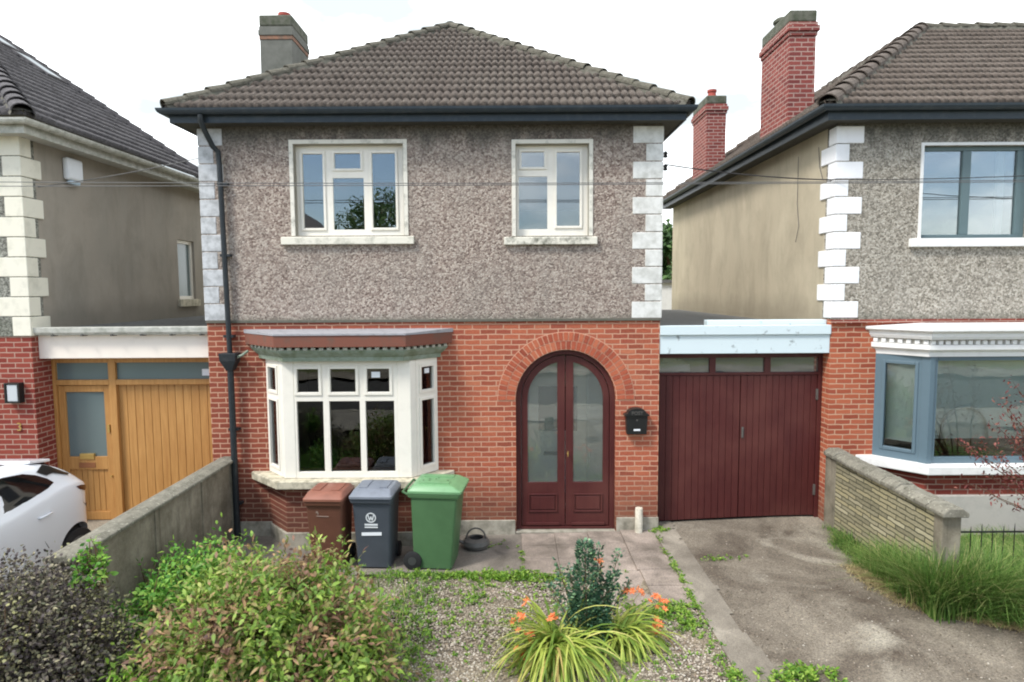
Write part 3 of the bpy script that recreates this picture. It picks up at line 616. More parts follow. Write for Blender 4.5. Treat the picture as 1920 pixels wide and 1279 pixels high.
for p0, p1, a_, b_ in (((-3.575, 0), (-3.27, -.33), .06, .40), ((-1.35, -.33), (-1.09, 0), .05, .37)):
    P, ln = WF(p0, p1); f = MB(); ta, tb = .1, ln - .09
    fplate(f, P, 0, ln, -.07, 0, zb0, zb1, [(ta, tb, 2.0, 2.325), (ta, tb, .91, 1.85)])
    for q0, q1 in ((2.0, 2.325), (.91, 1.85)): f.frame(P, ta - .042, tb + .042, .001, .016, q0 - .042, q1 + .042, .04)
    f.build('frame', M['upvc'], Bw, bevel=.004)
    pane(P, ta - .01, tb + .01, -.02, 1.99, 2.335, Bw, M['glass_low']); pane(P, ta - .01, tb + .01, -.02, .9, 1.86, Bw, M['glass_low'])
    if p0[0] > -2: MB().obox(P, ta + .08, ta + .17, -.016, -.012, 2.23, 2.3).build('sticker', M['white_plastic'], Bw)
MB().box(-1.96, -1.84, -.386, -.382, 2.2, 2.28).build('sticker', M['white_plastic'], Bw)
# canopy over the bay
Cn = thing_part('bay_canopy', H, (-2.33, -.3, 2.5))
CP = canted(-3.86, -.865, -3.21, -1.43, -.65)
dP = (.0,)
_q = canted(-3.875, -.85, -3.215, -1.425, -.665); _m = MB(); _v = [(x, y, 2.809) for x, y in _q] + [(x, y, 2.862 if y == 0 else 2.832) for x, y in _q]
_m.add(_v, [(3, 2, 1, 0), (4, 5, 6, 7), (0, 1, 5, 4), (1, 2, 6, 5), (2, 3, 7, 6), (3, 0, 4, 7)]).build('lead_flashing', M['lead'], Cn)
MB().prism([(-3.6, .0), (-3.1, -.45), (-1.53, -.45), (-1.1, .0)], 2.45, 2.80).build('core', M['canopy_board'], Cn)
MB().sweep(CP, [(-.05, 2.655), (.0, 2.65), (.004, 2.808), (-.05, 2.808)]).build('fascia_board', M['canopy_board'], Cn, bevel=.004)
tp = canted(-3.79, -.925, -3.18, -1.45, -.6)
MB().sweep(tp, [(-.2, 2.445), (-.085, 2.445), (-.08, 2.50), (-.05, 2.53), (-.015, 2.575), (.0, 2.612), (-.2, 2.612)]).build('cornice_moulding', M['canopy_teal'], Cn, smooth=False)
dt = MB()
for p0, p1 in ((tp[0], tp[1]), (tp[1], tp[2]), (tp[2], tp[3])):
    P, ln = WF(p0, p1); n = int(ln / .108)
    for i in range(n): q = (i + .5) * ln / n; MB().obox(P, q - .03, q + .03, -.04, .008, 2.602, 2.645).build('dentil', M['dentil'], Cn, bevel=.006)
# arched double door
Dr = thing_part('front_door', H, (.78, .12, -.15))
def arch_pts(r, n=28, cx=.78, cz=1.80): return [(cx + r * math.cos(math.pi * i / n), cz + r * 1.007 * math.sin(math.pi * i / n)) for i in range(n + 1)]
yo = .09
fr = MB().plate([(.78 + .728, -.155)] + arch_pts(.728) + [(.78 - .728, -.155)], [[(.78 + .655, -.12)] + arch_pts(.655) + [(.78 - .655, -.12)]], yo - .02, yo + .08)
fr.build('door_frame', M['maroon'], Dr, bevel=.006)
for sgn in (-1, 1):
    # leaf outline: half of the arch
    ra = .648; pts = []
    for i in range(15):
        t = math.pi / 2 * i / 14; pts.append((.78 + sgn * ra * math.cos(t), 1.80 + ra * math.sin(t)))
    inner = .78 + sgn * .006
    outer = [(.78 + sgn * ra, -.11)] + pts[:-1] + [(inner, 1.80 + ra - .002), (inner, -.11)]
    g = []; rg_ = .555; gi = .78 + sgn * .118
    for i in range(13):
        t = math.pi / 2 * i / 12; x = .78 + sgn * rg_ * math.cos(t)
        if (x - gi) * sgn > 0.004: g.append((x, 1.80 + (rg_ - .0) * math.sin(t)))
    zt = 1.80 + math.sqrt(rg_ ** 2 - .118 ** 2)
    hole = [(.78 + sgn * rg_, .55)] + g + [(gi, zt), (gi, .55)]
    if sgn < 0: outer = outer[::-1]; hole = hole[::-1]
    leaf = MB().plate(outer, [hole], yo + .005, yo + .05); lf = leaf.build('door_leaf', M['maroon'], Dr, bevel=.004)
    a_, b_ = sorted((gi, .78 + sgn * rg_))
    pm = MB(); pm.frame(FW, a_, b_, -yo - .006, -yo + .012, .10, .38, .022); pm.box(a_ + .04, b_ - .04, yo - .006, yo + .006, .14, .34)
    pm.box(a_ - .03, b_ + .03, yo - .02, yo + .004, -.1, -.055); pm.build('door_panel', M['maroon'], Dr, bevel=.006)
    MB().plate(hole, [], yo + .022, yo + .028).build('door_pane', M['glass_porch'], Dr)
MB().tube([(.815, yo, .99), (.815, yo - .04, .99)], .014).tube([(.815, yo - .045, .95), (.815, yo - .045, 1.03)], .008).build('door_handle', M['brass'], Dr)
MB().box(.04, 1.52, -.02, .2, -.19, -.157).build('threshold', M['plinth'], Dr, bevel=.008)
# porch interior and inner door
MB().box(-.05, .0, .285, 1.0, -.19, 2.7).box(1.6, 1.65, .285, 1.0, -.19, 2.7).box(0, 1.6, .285, 1.0, 2.6, 2.7).box(0, 1.6, 1.0, 1.05, -.19, 2.7).build('porch_wall', M['white_in'], H)
MB().box(0, 1.6, .285, 1.0, -.2, -.155).build('porch_floor', paint('pale_porch_tiles', lin(190, 190, 176), .4, .3), H)
ind = thing_part('inner_door', H, (.7, .97, -.15))
MB().frame(((0, .98), (1, 0), (0, -1)), .22, 1.24, .0, .05, -.15, 2.12, .045).build('door_frame', M['white_in'], ind, bevel=.005)
MB().box(.27, 1.19, 0.95, .975, -.14, 2.07).build('door_leaf', M['upvc'], ind, bevel=.005)
MB().box(.42, 1.04, 0.936, .949, 1.14, 1.86).build('dark_pane', paint('dark_leaded_glass', lin(48, 54, 52), .2, .4), ind)
MB().box(.50, .80, 0.938, .949, .74, .80).box(.92, .96, .91, .949, .86, .93).build('letter_plate', M['black_metal'], ind, bevel=.004)
# roof
ec, hw, ye, ze = -1.13, 3.57, -.3, 5.9
apex = Vector((ec, ye + hw, ze + TAN * hw)); yback = DEP + .3
rb = Vector((ec, yback - hw, apex.z))
cosl = math.cos(math.atan(TAN)); S = hw / cosl
rf = slope('roof', (ec - hw, ye, ze), (1, 0, 0), (0, 1, TAN), 2 * hw, S, lambda v: v * cosl, lambda v: 2 * hw - v * cosl, M['tile_main'], H, .3, seed=1)
Ls = yback - ye
slope('roof_slope', (ec + hw, ye, ze), (0, 1, 0), (-1, 0, TAN), Ls, S, lambda v: v * cosl, lambda v: Ls - v * cosl, M['tile_main'], rf, .3, seed=2)
slope('roof_slope', (ec - hw, yback, ze), (0, -1, 0), (1, 0, TAN), Ls, S, lambda v: v * cosl, lambda v: Ls - v * cosl, M['tile_main'], rf, .3, seed=3)
slope('roof_slope', (ec + hw, yback, ze), (-1, 0, 0), (0, -1, TAN), 2 * hw, S, lambda v: v * cosl, lambda v: 2 * hw - v * cosl, M['tile_main'], rf, .3, seed=4)
for i, (p, q) in enumerate((((ec - hw, ye, ze), apex), ((ec + hw, ye, ze), apex), ((ec - hw, yback, ze), rb), ((ec + hw, yback, ze), rb), (apex, rb))):
    c = caps('hip_tiles' if i < 4 else 'ridge_tiles', p, q, H, seed=i, r=.108)
eaves([(ec - hw, yback), (ec - hw, ye), (ec + hw, ye), (ec + hw, yback)], ze, H, M['gutter_dark'], M['soffit'], fz=.19)
# chimney
def chimney(parent, x0, x1, y0, y1, z0, z1, body, band, cap, pots, k=1., topband=None):
    C = thing_part('chimney', parent, ((x0 + x1) / 2, (y0 + y1) / 2, z0))
    MB().box(x0, x1, y0, y1, z0, z1 - .42).build('stack', body, C, bevel=.005)
    MB().box(x0 - .02 * k, x1 + .02 * k, y0 - .02 * k, y1 + .02 * k, z1 - .42, z1 - .35).build('corbel', band, C, bevel=.006)
    MB().box(x0 - .045 * k, x1 + .045 * k, y0 - .045 * k, y1 + .045 * k, z1 - .35, z1 - .26).box(x0 - .02 * k, x1 + .02 * k, y0 - .02 * k, y1 + .02 * k, z1 - .26, z1 - .2).build('upper_corbel', topband or band, C, bevel=.006)
    MB().box(x0 - .01, x1 + .01, y0 - .01, y1 + .01, z1 - .2, z1).build('cap', cap, C, bevel=.03)
    for px, py, h in pots: MB().lathe((px, py, z1 - .01), [(.11, 0), (.1, .05), (.092, h - .06), (.11, h - .05), (.11, h), (.08, h), (.075, h - .1)], 20).build('chimney_pot', M['terracotta'], C, smooth='auto')
    return C
chimney(H, -4.36, -3.8, 2.3, 3.2, 5.6, 8.2, M['chim_grey'], paint('faded_orange_band', lin(142, 104, 84), .9, .8, lin(90, 86, 78), 9, lo=.4, hi=.65), M['cap_moss'], [(-4.02, 2.6, .14)], .5, M['chim_grey'])
# rainwater pipe
Dp = MB().tube([(-4.21, -.33, 5.8), (-4.21, -.33, 5.72), (-4.2, -.26, 5.62), (-4.15, -.13, 5.42), (-4.1, -.085, 5.36), (-4.09, -.085, 5.2), (-4.05, -.085, 2.52)], .036, 12).build('downpipe', M['pipe_black'], H, smooth='auto')
MB().tube([(-4.045, -.1, 2.3), (-4.04, -.1, -.2)], .044, 12).build('lower_pipe', M['pipe_black'], Dp, smooth='auto')
hp = MB(); v = [(-4.17, -.2, 2.53), (-3.92, -.2, 2.53), (-3.92, -.02, 2.53), (-4.17, -.02, 2.53), (-4.16, -.19, 2.42), (-3.93, -.19, 2.42), (-3.93, -.02, 2.42), (-4.16, -.02, 2.42), (-4.09, -.15, 2.28), (-4.0, -.15, 2.28), (-4.0, -.03, 2.28), (-4.09, -.03, 2.28)]
hp.add(v, [(0, 1, 2, 3), (0, 4, 5, 1), (1, 5, 6, 2), (2, 6, 7, 3), (3, 7, 4, 0), (4, 8, 9, 5), (5, 9, 10, 6), (6, 10, 11, 7), (7, 11, 8, 4), (8, 11, 10, 9)]).build('hopper', M['pipe_black'], Dp, bevel=.008)
for z in (4.9, 3.9, 2.75, 1.4, .3): MB().box(-4.13 + (.0 if z > 2.6 else .02), -3.99 + (0 if z > 2.6 else .02), -.1, .0, z, z + .035).build('pipe_clip', M['pipe_black'], Dp)
MB().tube([(-3.78, -.1, 2.56), (-3.86, -.12, 2.5), (-3.95, -.12, 2.46)], .018, 8).build('outlet_pipe', M['canopy_teal'], Cn)
# insulators at the right corner
for z in (5.33, 5.15):
    MB().tube([(X1 + .0, .12, z), (X1 + .07, .12, z)], .01, 6).lathe((X1 + .08, .12, z - .05), [(.02, 0), (.035, .02), (.02, .04), (.035, .06), (.015, .09)], 12).build('cable_insulator', M['black_metal'], H)

# ================================================================== left house
LX = -6.95
LH = thing('neighbour_house', 'left neighbour house with cream quoins, grey-brown side wall and grey-white gutter', 'house', (-9, 0, -.1))
ZL = 2.78
MB().box(-14, LX, 0, .28, -.26, ZL).box(LX - .26, LX, .282, 5, -.26, ZL).build('brick_wall', M['brick_red'], LH)
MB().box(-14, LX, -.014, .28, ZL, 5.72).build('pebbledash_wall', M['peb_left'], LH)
lw = MB(); sidev = [(0.282, ZL), (5.7, ZL), (5.7, 5.72), (.282, 5.72)]; hole = [(4.2, 3.25), (4.9, 3.25), (4.9, 4.5), (4.2, 4.5)]
lw.plate([(y, z) for y, z in sidev], [hole], LX - .25, LX); lw.v = [(b, a_, c) for a_, b, c in lw.v]
lw.v = [(x, y, z) for x, y, z in lw.v]; lw.build('side_wall', M['render_grey'], LH)
MB().box(-14, LX - .26, 4.7, 5.0, -.2, 5.72).build('rear_wall', M['render_grey'], LH)
gb = MB(); v = [(LX + .0, 4.99, 5.72), (-14, 4.99, 5.72), (-14, 4.99, 5.72 + TAN * 7.0), (LX, 4.85, 5.72), (-14, 4.85, 5.72), (-14, 4.85, 5.72 + TAN * 7.0)]
gb.add(v, [(0, 1, 2), (3, 5, 4), (0, 3, 4, 1), (1, 4, 5, 2), (2, 5, 3, 0)]).build('gable_wall', M['render_grey'], LH)
n_ = 10; quoins(LH, LX, -1, M['quoin_cream'], ZL + .0, 5.62, n_, .45, .24, .38, .2, first_long_top=True, proud=.024)
SWn = thing_part('window', LH, (LX, 4.5, 3.2)); SP_ = ((LX, 4.2), (0, 1), (1, 0))
MB().frame(SP_, 0, .7, -.12, -.05, 3.25, 4.5, .07).build('frame', M['upvc'], SWn, bevel=.005)
MB().obox(SP_, .06, .64, -.1, -.09, 3.31, 4.44).build('pane', M['frosted'], SWn)
MB().obox(SP_, -.06, .78, -.02, .06, 3.1, 3.25).build('sill', M['sill_stone'], SWn, bevel=.008)
lec, lex, lz = None, LX + .32, 5.84
Sl = 8.2; cL = cosl
lr = slope('roof', (lex, -.3, lz), (0, 1, 0), (-1, 0, TAN), 5.45, Sl, lambda v: min(v * cL, 5.4), lambda v: 5.45, M['tile_left'], LH, .3, wave=.15, amp=.013, seed=6)
slope('roof_slope', (lex - 7.5, -.3, lz), (1, 0, 0), (0, 1, TAN), 7.5, 6.2, lambda v: 0, lambda v: 7.5 - v * cL, M['tile_left'], lr, .3, wave=.15, seed=7)
caps('hip_tiles', (lex, -.3, lz), (lex - 5.3, 5.0, lz + 5.3 * TAN), LH, M['tile_left'], seed=9, r=.14)
vg = MB()
vg.add([(lex, 5.0, lz - .12), (lex - 7, 5.0, lz - .12 + 7 * TAN), (lex - 7, 5.0, lz + .09 + 7 * TAN), (lex, 5.0, lz + .09), (lex, 5.16, lz - .12), (lex - 7, 5.16, lz - .12 + 7 * TAN), (lex - 7, 5.16, lz + .09 + 7 * TAN), (lex, 5.16, lz + .09)], [(0, 1, 2, 3), (7, 6, 5, 4), (0, 4, 5, 1), (1, 5, 6, 2), (2, 6, 7, 3), (3, 7, 4, 0)])
for i in range(26):
    t = i * .3; x = lex - t * cL; z = lz + t * cL * TAN
    vg.add([(x, 5.06, z + .135), (x - .33 * cL, 5.06, z + .33 * cL * TAN + .105), (x - .33 * cL, 5.17, z + .33 * cL * TAN + .105), (x, 5.17, z + .135), (x, 5.06, z - .06), (x - .33 * cL, 5.06, z + .33 * cL * TAN - .06), (x - .33 * cL, 5.17, z + .33 * cL * TAN - .06), (x, 5.17, z - .06)],
           [(0, 1, 2, 3), (0, 4, 5, 1), (1, 5, 6, 2), (2, 6, 7, 3), (3, 7, 4, 0), (7, 6, 5, 4)])
vg.build('verge_tiles', M['tile_left'], LH)
Sk = thing_part('skylight', LH, (-9.9, 4.3, 8.1))
def onL(t, y, h): return (lex - t * cL - h * math.sin(math.atan(TAN)) * -1 * 1, y, lz + t * cL * TAN + h * cL)
for a0, a1 in ((3.5, 4.4), (4.6, 5.4)):
    q = [onL(a0, 4.3, .0), onL(a1, 4.3, .0), onL(a1, 4.82, .0), onL(a0, 4.82, .0)]; q2 = [onL(a0, 4.3, .075), onL(a1, 4.3, .075), onL(a1, 4.82, .075), onL(a0, 4.82, .075)]
    MB().add(q + q2, [(3, 2, 1, 0), (4, 5, 6, 7), (0, 1, 5, 4), (1, 2, 6, 5), (2, 3, 7, 6), (3, 0, 4, 7)]).build('frame', M['tile_left'], Sk, bevel=.01)
    q3 = [onL(a0 + .06, 4.36, .076), onL(a1 - .06, 4.36, .076), onL(a1 - .06, 4.76, .076), onL(a0 + .06, 4.76, .076)]; q4 = [onL(a0 + .06, 4.36, .082), onL(a1 - .06, 4.36, .082), onL(a1 - .06, 4.76, .082), onL(a0 + .06, 4.76, .082)]
    MB().add(q3 + q4, [(3, 2, 1, 0), (4, 5, 6, 7), (0, 1, 5, 4), (1, 2, 6, 5), (2, 3, 7, 6), (3, 0, 4, 7)]).build('pane', glass_mat('skylight_glass', .7), Sk)
eaves([(lex, 5.9), (lex, -.3), (-14, -.3)][::-1], lz - .05, LH, M['gutter_left'], M['soffit_left'], fz=.2)
text_mesh('house_number', '3', .17, (-7.2, -.012, 1.45), M['brass'], LH)
# left garage link with oak screen
LG = thing('garage', 'left side garage front in golden oak boards under a cream fascia', 'garage', (-5.7, .4, -.1))
MB().box(LX + .002, X0 - .002, .13, .19, 2.44, 2.78).build('fascia', M['fascia_cream'], LG, bevel=.006)
MB().box(LX + .002, X0 - .002, .2, 5.5, 2.78, 2.84).build('flat_roof', M['felt'], LG)
g = MB(); pr = [(.0, 2.79), (.09, 2.79), (.115, 2.83), (.12, 2.90), (.0, 2.905)]
g.sweep([(LX + .002, .129), (X0 - .002, .129)], [(a_, b_) for a_, b_ in pr]).build('gutter', M['gutter_left'], LG, bevel=.004)
for i in range(6): x = LX + .28 + i * .43; MB().box(x, x + .025, .0, .128, 2.775, 2.80).build('gutter_bracket', M['grey_iron'], LG)
rl = MB()
for i in range(12): x = LX + .1 + i * .21; rl.tube([(x, .2, 2.865), (x, 5.3, 2.865)], .016, 6)
rl.box(LX + .01, X0 - .01, .2, 5.3, 2.842, 2.862); rl.build('roof_sheet', M['felt'], LG)
MB().box(LX + .002, LX + .05, .36, .46, -.12, 2.43).box(-6.1, -5.99, .36, .46, -.12, 2.43).box(X0 - .12, X0 - .002, .36, .46, -.12, 2.43).box(LX + .05, -6.1, .36, .46, 2.35, 2.43).box(-5.99, X0 - .12, .36, .46, 2.35, 2.43).box(LX + .05, -6.1, .36, .46, 2.01, 2.09).box(-5.99, X0 - .12, .36, .46, 2.01, 2.09).build('frame', M['oak'], LG, bevel=.006)
for a_, b_ in ((LX + .05, -6.1), (-5.99, X0 - .12)): MB().box(a_, b_, .41, .418, 2.09, 2.35).build('transom_pane', M['frosted'], LG)
MB().box(X0 - .3, X0 - .14, .404, .409, 2.14, 2.24).build('sticker', M['white_plastic'], LG)
dd = thing_part('door', LG, (-6.5, .4, -.1))
MB().frame(((0, .44), (1, 0), (0, -1)), LX + .055, -6.105, -.02, .04, -.09, 2.0, .1, .13, .1).box(LX + .155, -6.205, .4, .45, .70, .9).build('door_leaf', M['oak'], dd, bevel=.005)
bd = MB()
for i in range(7): x = LX + .157 + i * .0853; bd.box(x + .003, x + .082, .425, .44, .04, .7)
bd.build('lower_boards', M['oak'], dd, bevel=.003)
MB().box(LX + .155, -6.205, .43, .436, .9, 1.9).build('door_pane', M['frosted'], dd)
MB().box(-6.62, -6.40, .385, .428, .86, .95).build('letter_plate', M['brass'], dd, bevel=.006)
MB().box(-6.64, -6.39, .392, .399, .73, .81).build('draught_flap', paint('brown_wood_flap', lin(140, 90, 56), .6, .3), dd, bevel=.004)
MB().box(-6.16, -6.13, .37, .4, 1.28, 1.40).tube([(-6.14, .36, .6), (-6.14, .4, .6)], .015).build('door_handle', M['brass'], dd)
bd = MB(); n = 12; wdt = (X0 - .12 + 5.99) / n
for i in range(n): x = -5.99 + i * wdt; bd.box(x + .003, x + wdt - .003, .42, .44, -.1, 2.01)
bd.box(-5.98, X0 - .13, .441, .46, -.1, 2.0).build('boarded_panel', M['oak'], LG, bevel=.003)
WLt = thing('wall_lamp', 'rectangular black wall lamp with pale diffuser on the left brick pier', 'wall lamp', (-7.21, -.03, 1.96))
MB().box(-7.32, -7.1, -.03, .0, 1.82, 2.11).box(-7.32, -7.29, -.1, -.03, 1.82, 2.11).box(-7.13, -7.1, -.1, -.03, 1.82, 2.11).box(-7.29, -7.13, -.1, -.03, 1.82, 1.84).box(-7.29, -7.13, -.1, -.03, 2.09, 2.11).build('lamp_body', M['black_metal'], WLt, bevel=.004)
MB().box(-7.288, -7.132, -.09, -.03, 1.842, 2.088).build('diffuser', paint('pale_diffuser', lin(190, 196, 200), .3, .05), WLt, bevel=.01)
AB = thing('alarm_box', 'white plastic alarm box high on the left house side wall', 'alarm box', (LX, 1.05, 5.3))
MB().box(LX + .002, LX + .1, .86, 1.22, 5.16, 5.5).build('casing', M['white_plastic'], AB, bevel=.035)
MB().box(LX + .012, LX + .085, .92, 1.16, 5.1, 5.158).build('strobe_lens', paint('pale_blue_lens', lin(180, 200, 214), .2, .05), AB, bevel=.02)

# ================================================================== right house
RX = 4.61
RH = thing('neighbour_house', 'right neighbour house with tan side wall, white quoins, slate-blue bay window and two brick chimneys', 'house', (8, 0, 0))
MB().plate([(RX, -.26), (12, -.26), (12, 2.95), (RX, 2.95)], [[(5.35, .9), (8.85, .9), (8.85, 2.42), (5.35, 2.42)]], 0, .28).box(RX, RX + .25, .282, .5, -.26, 2.9).build('brick_wall', M['brick_right'], RH)
rw = (5.83, 7.36, 4.1, 5.4)
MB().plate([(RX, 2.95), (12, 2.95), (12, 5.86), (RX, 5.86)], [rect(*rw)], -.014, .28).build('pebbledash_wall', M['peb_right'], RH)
MB().box(RX + .0, RX + .25, .5, DEP + .15, -.26, 2.9).box(RX, RX + .25, .282, DEP + .15, 2.902, 5.86).build('side_wall', M['render_tan'], RH)
MB().box(RX + .26, 12, DEP - .1, DEP + .15, -.26, 5.86).build('rear_wall', M['render_tan'], RH)
MB().box(11.75, 12, .3, DEP - .12, -.26, 5.86).build('side_wall', M['render_tan'], RH)
MB().box(RX - .006, 12, -.045, -.001, 2.9, 2.95).build('string_course', M['brick_red'], RH)
MB().box(RX + .26, 11.7, .3, DEP - .12, 2.78, 2.9).build('floor', M['dark_in'], RH); MB().box(RX + .26, 11.7, .3, DEP - .12, 5.6, 5.66).box(RX + .26, 11.7, 3.5, 3.56, -.2, 5.58).build('partition', M['dark_in'], RH)
quoins(RH, RX, 1, paint('bright_white_quoin', lin(240, 240, 242), .6, .25, lin(180, 180, 176), 5), 2.97, 5.68, 11, .37, .17, .42, .2, proud=.022)
W = thing_part('window', RH, (6.6, 0, 4.1))
MB().frame(FW, rw[0] - .04, rw[1] + .04, .014, .03, rw[2], rw[3] + .04, .04, .001).build('surround', M['white_moulding'], W)
f = MB().frame(FW, rw[0], rw[1], -.13, -.06, rw[2], rw[3], .06); f.obox(FW, 6.44, 6.56, -.13, -.058, rw[2] + .06, rw[3] - .06); f.obox(FW, 7.22, 7.3, -.13, -.058, rw[2] + .06, rw[3] - .06)
f.build('frame', M['teal_frame'], W, bevel=.005)
for a_, b_ in ((5.88, 6.45), (6.55, 7.23)): pane(FW, a_, b_, -.09, rw[2] + .05, rw[3] - .05, W, M['glass_bright'])
MB().box(5.67, 7.5, -.08, .08, 3.98, 4.1).build('sill', M['white_moulding'], W, bevel=.008)
MB().box(7.12, 7.22, .3, .34, 4.1, 5.5).build('curtain', M['white_in'], W)
RB = canted(5.27, 9.05, 5.73, 8.59, -.5)
MB().sweep(RB, [(-.12, .5), (0, .5), (0, .86), (-.12, .86)]).build('bay_wall', M['brick_red'], RH)
MB().sweep(RB, [(-.12, -.2), (.04, -.2), (.04, .52), (-.12, .52)]).build('bay_plinth', M['grey_plaster'], RH, bevel=.01)
MB().prism([(5.0, .02), (5.12, -.06), (5.68, -.66), (8.64, -.66), (9.2, -.06), (9.3, .02)], .84, .965).build('bay_sill', M['white_moulding'], RH, bevel=.012)
Rw = thing_part('bay_window', RH, (7.1, -.3, .95)); za, zb = .965, 2.46
P, ln = WF((5.27, 0), (5.73, -.5)); f = fplate(MB(), P, 0, ln, -.08, 0, za, zb, [(.14, ln - .17, za + .16, zb - .13)]); f.frame(P, .095, ln - .125, .001, .016, za + .115, zb - .085, .045); f.build('frame', M['blue_frame'], Rw, bevel=.006)
pane(P, .1, ln - .14, -.02, za + .12, zb - .09, Rw, M['glass_bay2'])
MB().prism([(5.69, -.42), (5.66, -.44), (5.73, -.525), (5.80, -.525), (5.80, -.42)], za, zb).build('corner_post', M['blue_frame'], Rw, bevel=.008)
P, ln = WF((5.8, -.5), (8.59, -.5)); f = MB().frame(P, 0, ln, -.08, 0, za, zb, .05, .09, .06); f.obox(P, 1.6, 1.68, -.08, .002, za + .09, zb - .06); f.build('frame', M['blue_frame'], Rw, bevel=.006)
pane(P, .04, ln - .04, -.03, za + .08, zb - .05, Rw, M['glass_bay2'])
P2, ln = WF((8.59, -.5), (9.05, 0)); MB().frame(P2, 0, ln, -.08, 0, za, zb, .07).build('frame', M['blue_frame'], Rw); pane(P2, .07, ln - .07, -.03, za + .07, zb - .07, Rw, M['glass_bay2'])
MB().box(5.95, 8.4, -.3, -.28, 1.27, 2.4).build('blind', M['curtain'], Rw)
P, ln = WF((5.45, .05), (5.8, -.33)); MB().obox(P, 0, ln, -.01, 0, 1.2, 2.4).build('blind', M['curtain'], Rw)
ch = MB(); apt = [(6.05 + .33 - .33 * math.cos(math.pi * i / 12), -.34, 1.28 + .45 * math.sin(math.pi * i / 12) ** .7) for i in range(13)]; ch.tube(apt, .022, 8); ch.build('arched_ornament', M['white_in'], Rw, smooth=True)
MB().box(5.95, 8.3, -.36, -.2, .97, 1.05).build('inner_shelf', paint('dark_wood', lin(60, 48, 40), .5, .2), Rw)
Cn2 = thing_part('bay_canopy', RH, (7.1, -.3, 2.5)); CP = canted(5.12, 9.2, 5.62, 8.7, -.7)
MB().sweep(CP, [(-.6, 2.87), (.0, 2.80), (.02, 2.82), (.02, 2.855), (-.6, 2.90)]).build('top_moulding', M['white_moulding'], Cn2)
MB().sweep(CP, [(-.3, 2.70), (-.06, 2.70), (-.04, 2.74), (-.035, 2.798), (-.3, 2.80)]).build('fascia_board', M['white_moulding'], Cn2)
tp = canted(5.2, 9.1, 5.66, 8.66, -.6)
MB().sweep(tp, [(-.3, 2.46), (-.06, 2.46), (-.05, 2.52), (.0, 2.56), (.0, 2.625), (-.3, 2.625)]).build('cornice_moulding', M['white_moulding'], Cn2)
MB().sweep(tp, [(-.3, 2.626), (-.04, 2.626), (-.04, 2.699), (-.3, 2.699)]).build('recess', M['grey_plaster'], Cn2)
dt = MB()
for p0, p1 in ((tp[0], tp[1]), (tp[1], tp[2]), (tp[2], tp[3])):
    P, ln = WF(p0, p1); n = int(ln / .1)
    for i in range(n): q = (i + .5) * ln / n; MB().obox(P, q - .03, q + .03, -.04, .0, 2.63, 2.685).build('dentil', M['white_moulding'], Cn2, bevel=.004)
# roof of the right house: eave corner (4.3,-.3)
rx, ry, rz, hr = RX - .3, -.3, 5.9, 3.25; Sr = hr / cosl; yb = DEP + .45
rr_ = slope('roof', (rx, ry, rz), (1, 0, 0), (0, 1, TAN), 9, Sr, lambda v: v * cosl, lambda v: 9, M['tile_right'], RH, .26, seed=11)
Ly = yb - ry
slope('roof_slope', (rx, yb, rz), (0, -1, 0), (1, 0, TAN), Ly, Sr, lambda v: v * cosl, lambda v: Ly - v * cosl, M['tile_right'], rr_, .26, seed=12)
slope('roof_slope', (rx + 9, yb, rz), (-1, 0, 0), (0, -1, TAN), 9, Sr, lambda v: 0, lambda v: 9 - v * cosl, M['tile_right'], rr_, .26, seed=13)
A = (rx + hr, ry + hr, rz + hr * TAN); B = (rx + hr, yb - hr, rz + hr * TAN)
caps('hip_tiles', (rx, ry, rz), A, RH, M['tile_right'], seed=21, r=.14); caps('hip_tiles', (rx, yb, rz), B, RH, M['tile_right'], seed=22)
caps('ridge_tiles', A, B, RH, M['tile_right'], seed=23); caps('ridge_tiles', A, (rx + 9, A[1], A[2]), RH, M['hip'], seed=24, r=.11)
MB().box(rx + hr + .1, rx + 9, ry + hr, yb - hr, rz, rz + hr * TAN - .05).build('roof_top', M['felt'], RH)
eaves([(rx, yb), (rx, ry), (rx + 9, ry)], rz, RH, M['gutter_dark'], M['soffit'], fz=.2)
C1 = chimney(RH, 4.66, 5.1, 1.8, 3.0, 5.9, 8.02, M['brick_chim'], M['brick_chim'], M['cap_moss'], [])
MB().lathe((4.85, 2.6, 8.0), [(.12, 0), (.12, .1), (.15, .12), (.15, .16), (.1, .2)], 16).build('chimney_pot', M['cap_moss'], C1)
chimney(RH, 4.66, 5.12, 6.35, 7.5, 5.9, 7.98, M['brick_chim'], M['brick_chim'], M['cap_moss'], [(4.85, 6.6, .2)])
MB().add([(4.64, 1.7, 6.12), (4.64, 6.3, 6.12), (4.84, 6.3, 6.27), (4.84, 1.7, 6.27), (4.64, 1.7, 6.16), (4.64, 6.3, 6.16), (4.84, 6.3, 6.31), (4.84, 1.7, 6.31)], [(3, 2, 1, 0), (4, 5, 6, 7), (0, 1, 5, 4), (1, 2, 6, 5), (2, 3, 7, 6), (3, 0, 4, 7)]).build('lead_flashing', paint('pale_lead', lin(176, 178, 180), .6, .5), RH)
# wiring on its side wall
MB().tube([(RX - .015, .52, 5.5), (RX - .02, .46, 5.2), (RX - .02, .35, 5.0)], .005, 6).tube([(RX - .012, 1.2, 5.5), (RX - .012, 1.2, 4.75), (RX - .012, 1.12, 4.4), (RX - .012, 1.22, 4.15)], .004, 6).build('wall_cable', M['cable'], RH)
